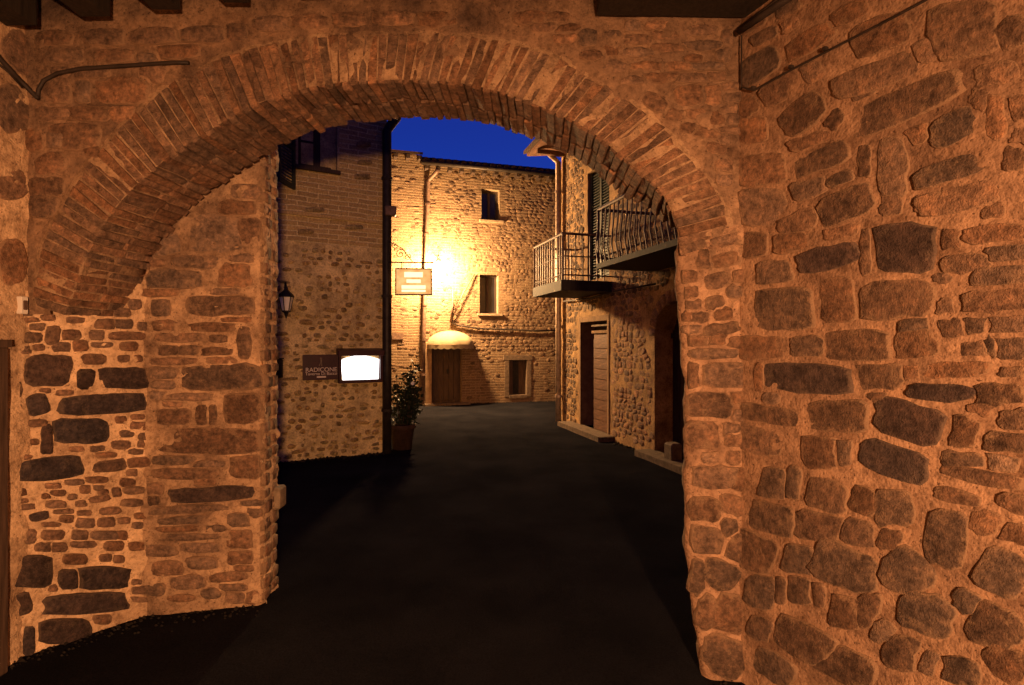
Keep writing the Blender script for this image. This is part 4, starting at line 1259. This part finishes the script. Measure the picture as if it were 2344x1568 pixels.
# street lamp on the far wall
lpos = PF.at(1004, 606, .52)
sl = empty('street_lamp', PF.at(1004, 640, 0), 'blazing wall lamp behind the hanging sign on the rubble house', 'street lamp')
MB().tube([PF.pt(PF.uz(1004, 560)[0], lpos.z + .18, .0), lpos + Vector((0, 0, .26)) + PF.n * -.2, lpos + Vector((0, 0, .24)), lpos + Vector((0, 0, .14))], .02, 8).build('arm', M_IRON, sl, True)
MB().lathe(lpos, [(.02, .17), (.035, .15), (.07, .10), (.072, .085)], 14).build('shade', M_IRON, sl, True)
MB().lathe(lpos, [(.0, .08), (.04, .07), (.06, .02), (.05, -.03), (.0, -.06)], 12).build('bulb', M_BULB, sl, True)
def lamp(name, loc, watt, col, size, parent):
    l = bpy.data.lights.new(name, 'POINT'); l.energy = watt; l.color = col; l.shadow_soft_size = size
    o = bpy.data.objects.new(name, l); COL.objects.link(o)
    o.parent = parent; o.location = Vector(loc) - WLOC[parent.name]
    return o
lamp('street_lamp_light', lpos + Vector((0, 0, -.02)) + PF.n * .1, STREET_W, (1.0, 0.575, 0.235), .16, sl)

# ================================================================== RIGHT-HAND HOUSE with balconies
PB = Plane((1.0, 10.93), (2.2, 6.92))
UBX = 8.0
def hb(x0, x1, y0, y1, xm=None):
    xm = xm or (x0 + x1) / 2
    ua, ub = PB.uz(x0, y1)[0], PB.uz(x1, y1)[0]
    return (ua, ub, PB.uz(xm, y1)[1], PB.uz(xm, y0)[1])
D1 = hb(1330, 1391, 738, 976, 1331); D1 = (D1[0], D1[1], max(.06, D1[2]), D1[3])
D2u0 = PB.uz(1500, 900)[0]; D2u1 = PB.uz(1592, 900)[0]; D2z = PB.uz(1545, 690)[1]
W1u0 = PB.uz(1345, 460)[0]; W1u1 = PB.uz(1395, 460)[0]
ZF = 2.60                                          # balcony floor
ZR = PB.uz(1285, 352)[1]                           # eaves
W1 = (W1u0, W1u1, ZF + .1, PB.uz(1345, 398)[1])
house = empty('balcony_house', PB.pt(2.0, 0, 0), 'stone house with two iron balconies and a plank door along the alley', 'building')
D2 = (D2u0, D2u1, .05, D2z)
D2c = (D2u0 + D2u1) / 2; D2r = (D2u1 - D2u0) / 2
def rbkeep(u, z):
    for q in (D1, W1):
        if q[0] < u < q[1] and q[2] < z < q[3]: return False
    if D2[0] < u < D2[1] and z < D2z - D2r: return False
    if (u - D2c) ** 2 + (z - (D2z - D2r)) ** 2 < D2r ** 2 and z >= D2z - D2r: return False
    return True
usn = sorted(set(frange(0, 6.2, 0.045) + [D1[0], D1[1], W1[0], W1[1]])); zsn = sorted(set(frange(-.05, ZR, 0.045) + [D1[2], D1[3], W1[2], W1[3]]))
grid_wall(PB, usn, zsn, M_RB, house, 'wall', 0.008, keep=rbkeep, freq=3.5)
MB().pbox(PB, 0.02, UBX, -.05, ZR, -3.0, -.34).build('wall_core', M_RB, house)
# corner return
PBr = Plane(PB.a[:2], (PB.a - PB.n * 3)[:2]); 
grid_wall(PBr, frange(0, 3.0, .2), frange(-.05, ZR, .1), M_RB, house, 'end_wall', 0.015)
# eaves
MB().hexa([PB.pt(-.35, ZR, .62), PB.pt(6, ZR, .62), PB.pt(6, ZR + .12, -.3), PB.pt(-.35, ZR + .12, -.3),
           PB.pt(-.35, ZR + .05, .62), PB.pt(6, ZR + .05, .62), PB.pt(6, ZR + .17, -.3), PB.pt(-.35, ZR + .17, -.3)]).build('eaves_boards', M_DOORL, house)
MB().hexa([PB.pt(-.40, ZR + .055, .68), PB.pt(6, ZR + .055, .68), PB.pt(6, ZR + .9, -2.6), PB.pt(-.4, ZR + .9, -2.6),
           PB.pt(-.40, ZR + .12, .68), PB.pt(6, ZR + .12, .68), PB.pt(6, ZR + .97, -2.6), PB.pt(-.4, ZR + .97, -2.6)]).build('roof', M_TILE, house)
for k in range(8):
    MB().pbox(PB, .05 + k * .55, .14 + k * .55, ZR - .09, ZR - .003, .0, .56).build('rafter_end', M_DOORL, house)
# door one: deep recess, plank door, plastered band
u0, u1, z0, z1 = D1
rec = MB(); rec.pbox(PB, u0 - .06, u0, z0, z1, -.30, -.005); rec.pbox(PB, u1, u1 + .06, z0, z1, -.30, -.005); rec.pbox(PB, u0, u1, z1, z1 + .06, -.30, -.005)
d1 = MB().pbox(PB, u0, u1, z0, z1, -.30, -.28).build('door', M_WOODD, house)
rec.build('reveal', M_PLASTER, d1)
lu = PB.uz(1359, 880, -.05)[0]
leaf = MB().pbox(PB, lu, u1, z0, z1 - .22, -.09, -.06, .003).build('door_leaf', M_DOORL, d1)
z = z0 + .02
while z < z1 - .40:
    MB().pbox(PB, lu + .01, u1 - .01, z, z + .165, -.06, -.045, .006).build('plank', M_DOORL, leaf)
    z += .178
MB().pbox(PB, lu - .06, u1, z1 - .21, z1 - .16, -.12, -.03, .006).build('transom', M_PLASTER, d1)
MB().pbox(PB, lu - .06, u1, z1 - .09, z1 - .06, -.12, -.03, .004).build('rail', M_SILL, d1)
MB().pbox(PB, u0 - .06, u0, z0, z1 + .09, -.02, .014, .004).build('jamb', M_PLASTER, d1)
MB().pbox(PB, u1, u1 + .06, z0, z1 + .09, -.02, .014, .004).build('jamb', M_PLASTER, d1)
MB().pbox(PB, u0, u1, z1, z1 + .09, -.02, .014, .004).build('lintel', M_PLASTER, d1)
MB().pbox(PB, u0 - .5, u1 + .25, -.02, .085, -.02, .28, .02).build('step', M_STEP, d1)
# arched doorway
d2 = MB().pbox(PB, D2[0], D2[1], .05, D2z, -.34, -.30).build('arched_door', M_WOODD, house)
vs = []; fs = []
arcp = [(D2[1], .0)] + [(D2c + D2r * math.cos(t), D2z - D2r + D2r * math.sin(t)) for t in [math.pi * i / 18 for i in range(19)]] + [(D2[0], .0)]
for i, (a, b) in enumerate(arcp):
    vs += [PB.pt(a, b, .012), PB.pt(a, b, -.32)]
    if i: q = 2 * i; fs.append((q - 2, q - 1, q + 1, q))
mk('reveal', vs, fs, M_RB, d2, False)
for k in range(5):
    a = D2[0] + (D2[1] - D2[0]) * k / 5; b = D2[0] + (D2[1] - D2[0]) * (k + 1) / 5
    MB().pbox(PB, a + .008, b - .008, .06, D2z - D2r * .8, -.30, -.275, .004).build('plank', M_WOODD, d2)
MB().pbox(PB, D2[0], D2[1], D2z - D2r - .02, D2z - D2r + .05, -.30, -.25).build('transom', M_WOODD, d2)
# arch stones round the doorway
for i in range(13):
    t0, t1 = math.pi * i / 13 + .02, math.pi * (i + 1) / 13 - .02
    if t0 < .6: continue
    out = [(D2c + r_ * math.cos(t), D2z - D2r + r_ * math.sin(t)) for r_, t in ((D2r, t0), (D2r + .17, t0), (D2r + .18, (t0 + t1) / 2), (D2r + .17, t1), (D2r, t1), (D2r, (t0 + t1) / 2))]
    piece(PB, out, .010, tone_col(RND.uniform(0, .25), 'brick'), M_PIECE, house, 'brick', sink=.02, flat=.88)
MB().pbox(PB, D2[0] - .15, D2[1] + .3, -.02, .09, -.02, .26, .02).build('doorstep', M_STEP, house)
# shuttered balcony window
u0, u1, z0, z1 = W1
ww = MB().pbox(PB, u0, u1, z0, z1, -.2, -.16).build('balcony_door', M_SHUT, house)
q = MB(); q.pbox(PB, u0 - .05, u0, z0, z1, -.2, -.004); q.pbox(PB, u1, u1 + .05, z0, z1, -.2, -.004); q.pbox(PB, u0, u1, z1, z1 + .05, -.2, -.004); q.build('reveal', M_PLASTER, ww)
s2 = MB().pbox(PB, u0 + .02, u0 + .07, z0, z1, -.10, -.05); s2.pbox(PB, u1 - .07, u1 - .02, z0, z1, -.10, -.05); s2.pbox(PB, (u0 + u1) / 2 - .03, (u0 + u1) / 2 + .03, z0, z1, -.10, -.05)
shb = s2.build('shutter', M_SHUT, ww)
z = z0 + .05
while z < z1 - .05:
    MB().pbox(PB, u0 + .07, u1 - .07, z, z + .012, -.10, -.06).build('slat', M_SHUT, shb); z += .05
# rubble of the house front
rr = random.Random(11); z = .1; cnt = 0; far_m = MB()
while z < ZR - .1:
    h = rr.uniform(.06, .115); u = .12
    while u < 5.2:
        w_ = rr.uniform(.06, .19); cu_, cz_ = u + w_ / 2, z + h / 2
        bad = (not rbkeep(cu_, cz_)) or any(q[0] - .2 < cu_ < q[1] + .2 and q[2] - .15 < cz_ < q[3] + .22 for q in (D1, W1)) or ((cu_ - D2c) ** 2 + (cz_ - D2z + D2r) ** 2 < (D2r + .28) ** 2) or (D2[0] - .1 < cu_ < D2[1] + .1 and cz_ < D2z)
        if not bad and rr.random() < .88 and (u < 4.9):
            out = piece_outline(w_ * rr.uniform(.6, .95), h * rr.uniform(.5, .85), rr.uniform(-.3, .3), 9, 3.0, .14, rr)
            cz_ += rr.uniform(-.02, .02)
            uz = [(cu_ + a, cz_ + b) for a, b in out]
            if u > 1.6 and z < 2.3:
                PB.pend.append([uz, rr.uniform(.002, .007), tone_col(rr.uniform(.0, .6), 'brick', rr), M_PIECE, house, 'stone'])
            else:
                PB.pend.append([uz, rr.uniform(.002, .007), None, None, far_m, 'stone'])
        u += w_ + rr.uniform(.0, .03)
    z += h
flush(PB, .012, .03, ok=rbkeep)
o = far_m.build('rubble_facing', M_RUB, house, True); o['kind'] = 'stuff'
# downpipe at the corner
rp = empty('corner_drainpipe', PB.pt(.05, 0, .08), 'pale zinc drainpipe at the corner of the balcony house catching the lamplight', 'downpipe')
MB().tube([PB.pt(.03, z, .08) for z in (0, 2, 4, ZR - .2)] + [PB.pt(.03, ZR - .02, .3)], .055, 12).build('pipe', M_PIPE, rp, True)
for z in (.5, 1.9, 3.4, 4.6):
    MB().lathe(PB.pt(.03, 0, .08), [(.057, z), (.07, z), (.07, z + .05), (.057, z + .05)], 12).build('clip', M_PIPE, rp)
# guard block at the arched door
o = MB().box(PB.pt(PB.uz(1556, 1020)[0] - .12, 0.0, .0), PB.d * .18, PB.n * .16, Vector((0, 0, .3)), .02).build('door_stone', M_STEP, None)
tag(o, 'pale stone block at the foot of the arched doorway', 'stone')

def balcony(name, label, ua, ub, out, bulge, ZF, thick):
    b = empty(name, PB.pt((ua + ub) / 2, ZF, .3), label, 'balcony', 'iron balconies on the stone house')
    MB().pbox(PB, ua, ub, ZF - thick, ZF, -.02, out, .012).build('slab', M_JOIST, b)
    zt = ZF + .74
    r_ = MB()
    pth = [PB.pt(ua + .02, zt, 0), PB.pt(ua + .02, zt, out - .03), PB.pt(ub - .02, zt, out - .03), PB.pt(ub - .02, zt, 0)]
    for a, c in zip(pth, pth[1:]):
        r_.tube([a, c], .022, 6); r_.tube([a - Vector((0, 0, .66)), c - Vector((0, 0, .66))], .014, 5)
        if not bulge: r_.tube([a - Vector((0, 0, .36)), c - Vector((0, 0, .36))], .011, 5)
    r_.build('handrail', M_RUST, b)
    seq = []
    n1 = int((out - .05) / .115); n2 = int((ub - ua) / .115)
    for k in range(1, n1): seq.append((ua + .02, out * k / n1, -PB.d))
    for k in range(0, n2 + 1): seq.append((ua + .02 + (ub - ua - .04) * k / n2, out - .03, PB.n))
    for k in range(1, n1): seq.append((ub - .02, out * k / n1, PB.d))
    for (u, h, nd) in seq:
        base = PB.pt(u, ZF + .0, h)
        if bulge:
            pts = [base + Vector((0, 0, zz)) + nd * bb for zz, bb in ((0.0, 0), (.09, .016), (.20, .038), (.32, .03), (.46, .01), (.6, 0), (.74, 0))]
        else:
            pts = [base, base + Vector((0, 0, .74))]
        MB().tube(pts, .011, 5).build('baluster', M_RUST, b)
    for u in (ua + .02, ub - .02):
        MB().tube([PB.pt(u, ZF - .04, out - .03), PB.pt(u, ZF + .76, out - .03)], .02, 6).build('corner_post', M_RUST, b)
    return b
uc1 = (Vector((1.63, 8.83, 0)) - PB.a).dot(PB.d)
balcony('iron_balcony', 'far iron balcony with straight bars above the plank door, sky side', uc1 - 1.42, uc1, .88, False, ZF, .17)
uc2 = 3.44
balcony('iron_balcony', 'near iron balcony with bellied bars half hidden by the arch', uc2, uc2 + 2.0, .88, True, ZF + .07, .07)

# overhead wire on the house
o = MB().tube([PB.at(1290, 690, .06), PB.at(1345, 684, .06), PB.at(1420, 664, .08), PB.at(1500, 650, .06)], .014, 6).build('house_cable', M_CABLE, None, True)
tag(o, 'thin cable running along the balcony house under the balconies', 'cable')

# ================================================================== POTTED SHRUB
pp = Vector((px(921, 0, 8.15).x, 8.15, 0))
pot = empty('potted_shrub', pp, 'dark leafy shrub in a terracotta pot at the tavern corner', 'plant')
MB().lathe(pp, [(.0, 0), (.14, 0), (.175, .30), (.20, .31), (.205, .37), (.18, .375), (.17, .33), (.0, .32)], 18).build('pot', M_TERRA, pot, True)
rr = random.Random(3); lf = MB(); stm = MB()
for k in range(20):
    a = rr.uniform(0, 6.28); t = Vector((math.cos(a), math.sin(a), 0))
    base = pp + t * .06 + Vector((0, 0, .33)); tip = pp + t * rr.uniform(.08, .27) + Vector((0, 0, rr.uniform(.65, 1.4)))
    md = base.lerp(tip, .5) + t * .05
    stm.tube([base, md, tip], .009, 5, r2=.004)
    for j in range(46):
        s = rr.uniform(.12, 1.05)
        c = (base.lerp(md, s * 2) if s < .5 else md.lerp(tip, (s - .5) * 2)) + Vector((rr.gauss(0, .055), rr.gauss(0, .055), rr.gauss(0, .045)))
        d = Vector((rr.gauss(0, 1), rr.gauss(0, 1), rr.gauss(.2, .8))).normalized(); e = d.cross(Vector((rr.random(), rr.random(), rr.random()))).normalized()
        l_ = rr.uniform(.035, .065); nrm = d.cross(e)
        lf.add([c - d * l_, c + e * l_ * .42 + nrm * .006, c + d * l_, c - e * l_ * .42 + nrm * .006], [(0, 1, 2), (0, 2, 3)])
stm.build('stem', M_WOODD, pot)
lf.build('foliage', M_LEAF, pot)
fw = MB()
for c in [pp + Vector((.19, -.18, 1.0))]:
    for j in range(6):
        a = j * math.pi / 3
        fw.add([c, c + Vector((.025 * math.cos(a), -.01, .025 * math.sin(a))), c + Vector((.03 * math.cos(a + .5), -.012, .03 * math.sin(a + .5))), c + Vector((.025 * math.cos(a + 1), -.01, .025 * math.sin(a + 1)))], [(0, 1, 2, 3)])
fw.build('flower', M_FLOWER, pot)

# ================================================================== CABLES, FITTINGS IN THE PASSAGE
o = MB().tube([PA.at(a, b, .02) for a, b in ((86, 222), (88, 205), (100, 184), (130, 168), (180, 158), (260, 152), (340, 147), (400, 143), (432, 144))], .010, 7).build('arch_cable', M_CABLE, None, True)
tag(o, 'thick black cable curving along the wall above the arch', 'cable')
m = MB(); m.tube([PW.at(a, b, .025) for a, b in ((-60, 60), (0, 135), (40, 178), (72, 210))] + [PA.at(86, 224, .03)], .012, 7)
m.tube([PW.at(a, b, .02) for a, b in ((-40, 118), (20, 165), (52, 200))], .006, 6)
o = m.build('corner_cables', M_CABLE, None, True); tag(o, 'pair of black cables slanting down the plastered wall to the arch corner', 'cable')
m = MB(); m.tube([PR.at(a, b, .03) for a, b in ((1700, 200), (1716, 205), (1726, 207), (1790, 171), (1925, 101), (2050, 37), (2160, -22))], .0045, 6)
for a, b in ((1726, 207), (1812, 160), (1890, 119)): m.add(*(lambda q: (q.v, q.f))(MB().box(PR.at(a, b, .015), PR.d * .012, PR.n * .02, Vector((0, 0, .014)))))
m.tube([PR.at(1697, 80, .02), PR.at(1697, 205, .02)], .004, 5)
o = m.build('clipped_wire', M_CABLE, None); tag(o, 'thin brown wire clipped along the long rubble wall', 'wire')
m = MB(); m.tube([PR.at(1692, 72, .05), PR.at(1740, 40, .05), PR.at(1850, -35, .05)], .016, 7); m.tube([PR.at(1690, 66, .03), PR.at(1760, 14, .03), PR.at(1830, -40, .03)], .008, 6)
o = m.build('conduit', M_CABLE, None, True); tag(o, 'black conduit running into the top corner beside the ceiling beam', 'conduit')
# small bell plate
u0, z1 = PW.uz(34, 678); u1, z0 = PW.uz(50, 719)
if u0 > u1: u0, u1 = u1, u0
bp_ = empty('bell_plate', PW.pt((u0 + u1) / 2, z0, .02), 'small pale bell plate on the plastered wall by the arch foot', 'bell plate')
MB().pbox(PW, u0, u1, z0, z1, .0, .035, .003).build('plate', M_WHITE, bp_)
MB().pbox(PW, u0 + .25 * (u1 - u0), u1 - .25 * (u1 - u0), z0 + .02, z1 - .02, .035, .041, .002).build('button', M_RUST, bp_)
# wooden door edge at the far left
ud = PW.uz(18, 1000, .045)[0]; zt = PW.uz(10, 795)[1]
wd = empty('passage_door', PW.pt(ud + .4, 0, 0), 'edge of a dark red wooden door at the photo\'s left border', 'door')
MB().pbox(PW, ud, ud + .09, 0.0, zt, -.02, .045, .006).build('frame', M_DOOR, wd)
for k in range(5): MB().pbox(PW, ud + .095 + k * .16, ud + .25 + k * .16, .02, zt - .02, -.02, .03, .004).build('plank', M_DOOR, wd)
MB().pbox(PW, ud - .008, ud + .95, zt, zt + .035, -.02, .065, .005).build('head', M_DOOR, wd)

# ================================================================== PASSAGE LAMP (behind the viewer, the light on the arch)
pl = empty('passage_lamp', PASSAGE_LAMP + Vector((0, 0, .9)), 'unseen lamp behind the viewer lighting the arch, with a shade added to cut its upward light', 'lamp')
MB().tube([PASSAGE_LAMP + Vector((0, 0, .29)), PASSAGE_LAMP + Vector((0, 0, 1.95))], .008, 6).build('flex', M_CABLE, pl)
MB().lathe(PASSAGE_LAMP, [(.02, .30), (.05, .28), (.09, .26), (.33, .145), (.34, .135), (.33, .135), (.08, .23), (.0, .24)], 24).build('shade', M_ENAMEL, pl, True)  # unseen shade, added to cut the lamp's light towards the upper wall
lamp('passage_lamp_light', PASSAGE_LAMP, PASSAGE_W, (1.0, 0.485, 0.22), .085, pl)

# ================================================================== grit and small rubble gathered along the wall feet
rr = random.Random(77); gm = MB()
feet = [(PL, -.5, .5, 150), (PS, -.2, .64, 90), (PT, -.4, 1.45, 150), (PR, -.05, 1.3, 160), (PF, -.3, 4.0, 160), (PB, .3, 4.2, 170)]
for (P, a, b, k) in feet:
    for _ in range(k):
        u = rr.uniform(a, b); h = abs(rr.gauss(0, .07)) + .01; r_ = rr.uniform(.004, .014) * (1 if P in (PL, PS, PR) else 2)
        c = P.pt(u, 0, h); c.z = .018 * fbm(Vector((c.x * .6, c.y * .6, 3)), 3) + r_ * .4
        v = [c + Vector((rr.uniform(.6, 1.2) * r_ * x, rr.uniform(.6, 1.2) * r_ * y, rr.uniform(.5, .9) * r_ * z)) for x, y, z in ((1, 0, 0), (0, 1, 0), (-1, 0, 0), (0, -1, 0), (0, 0, 1), (0, 0, -1))]
        gm.add(v, [(0, 1, 4), (1, 2, 4), (2, 3, 4), (3, 0, 4), (1, 0, 5), (2, 1, 5), (3, 2, 5), (0, 3, 5)])
o = gm.build('gravel', plain('grit', (0.016, 0.012, 0.010), 0.9, 0, 0.5, 40), None)
tag(o, 'fine grit and crumbs of mortar along the foot of the walls', kind='stuff')
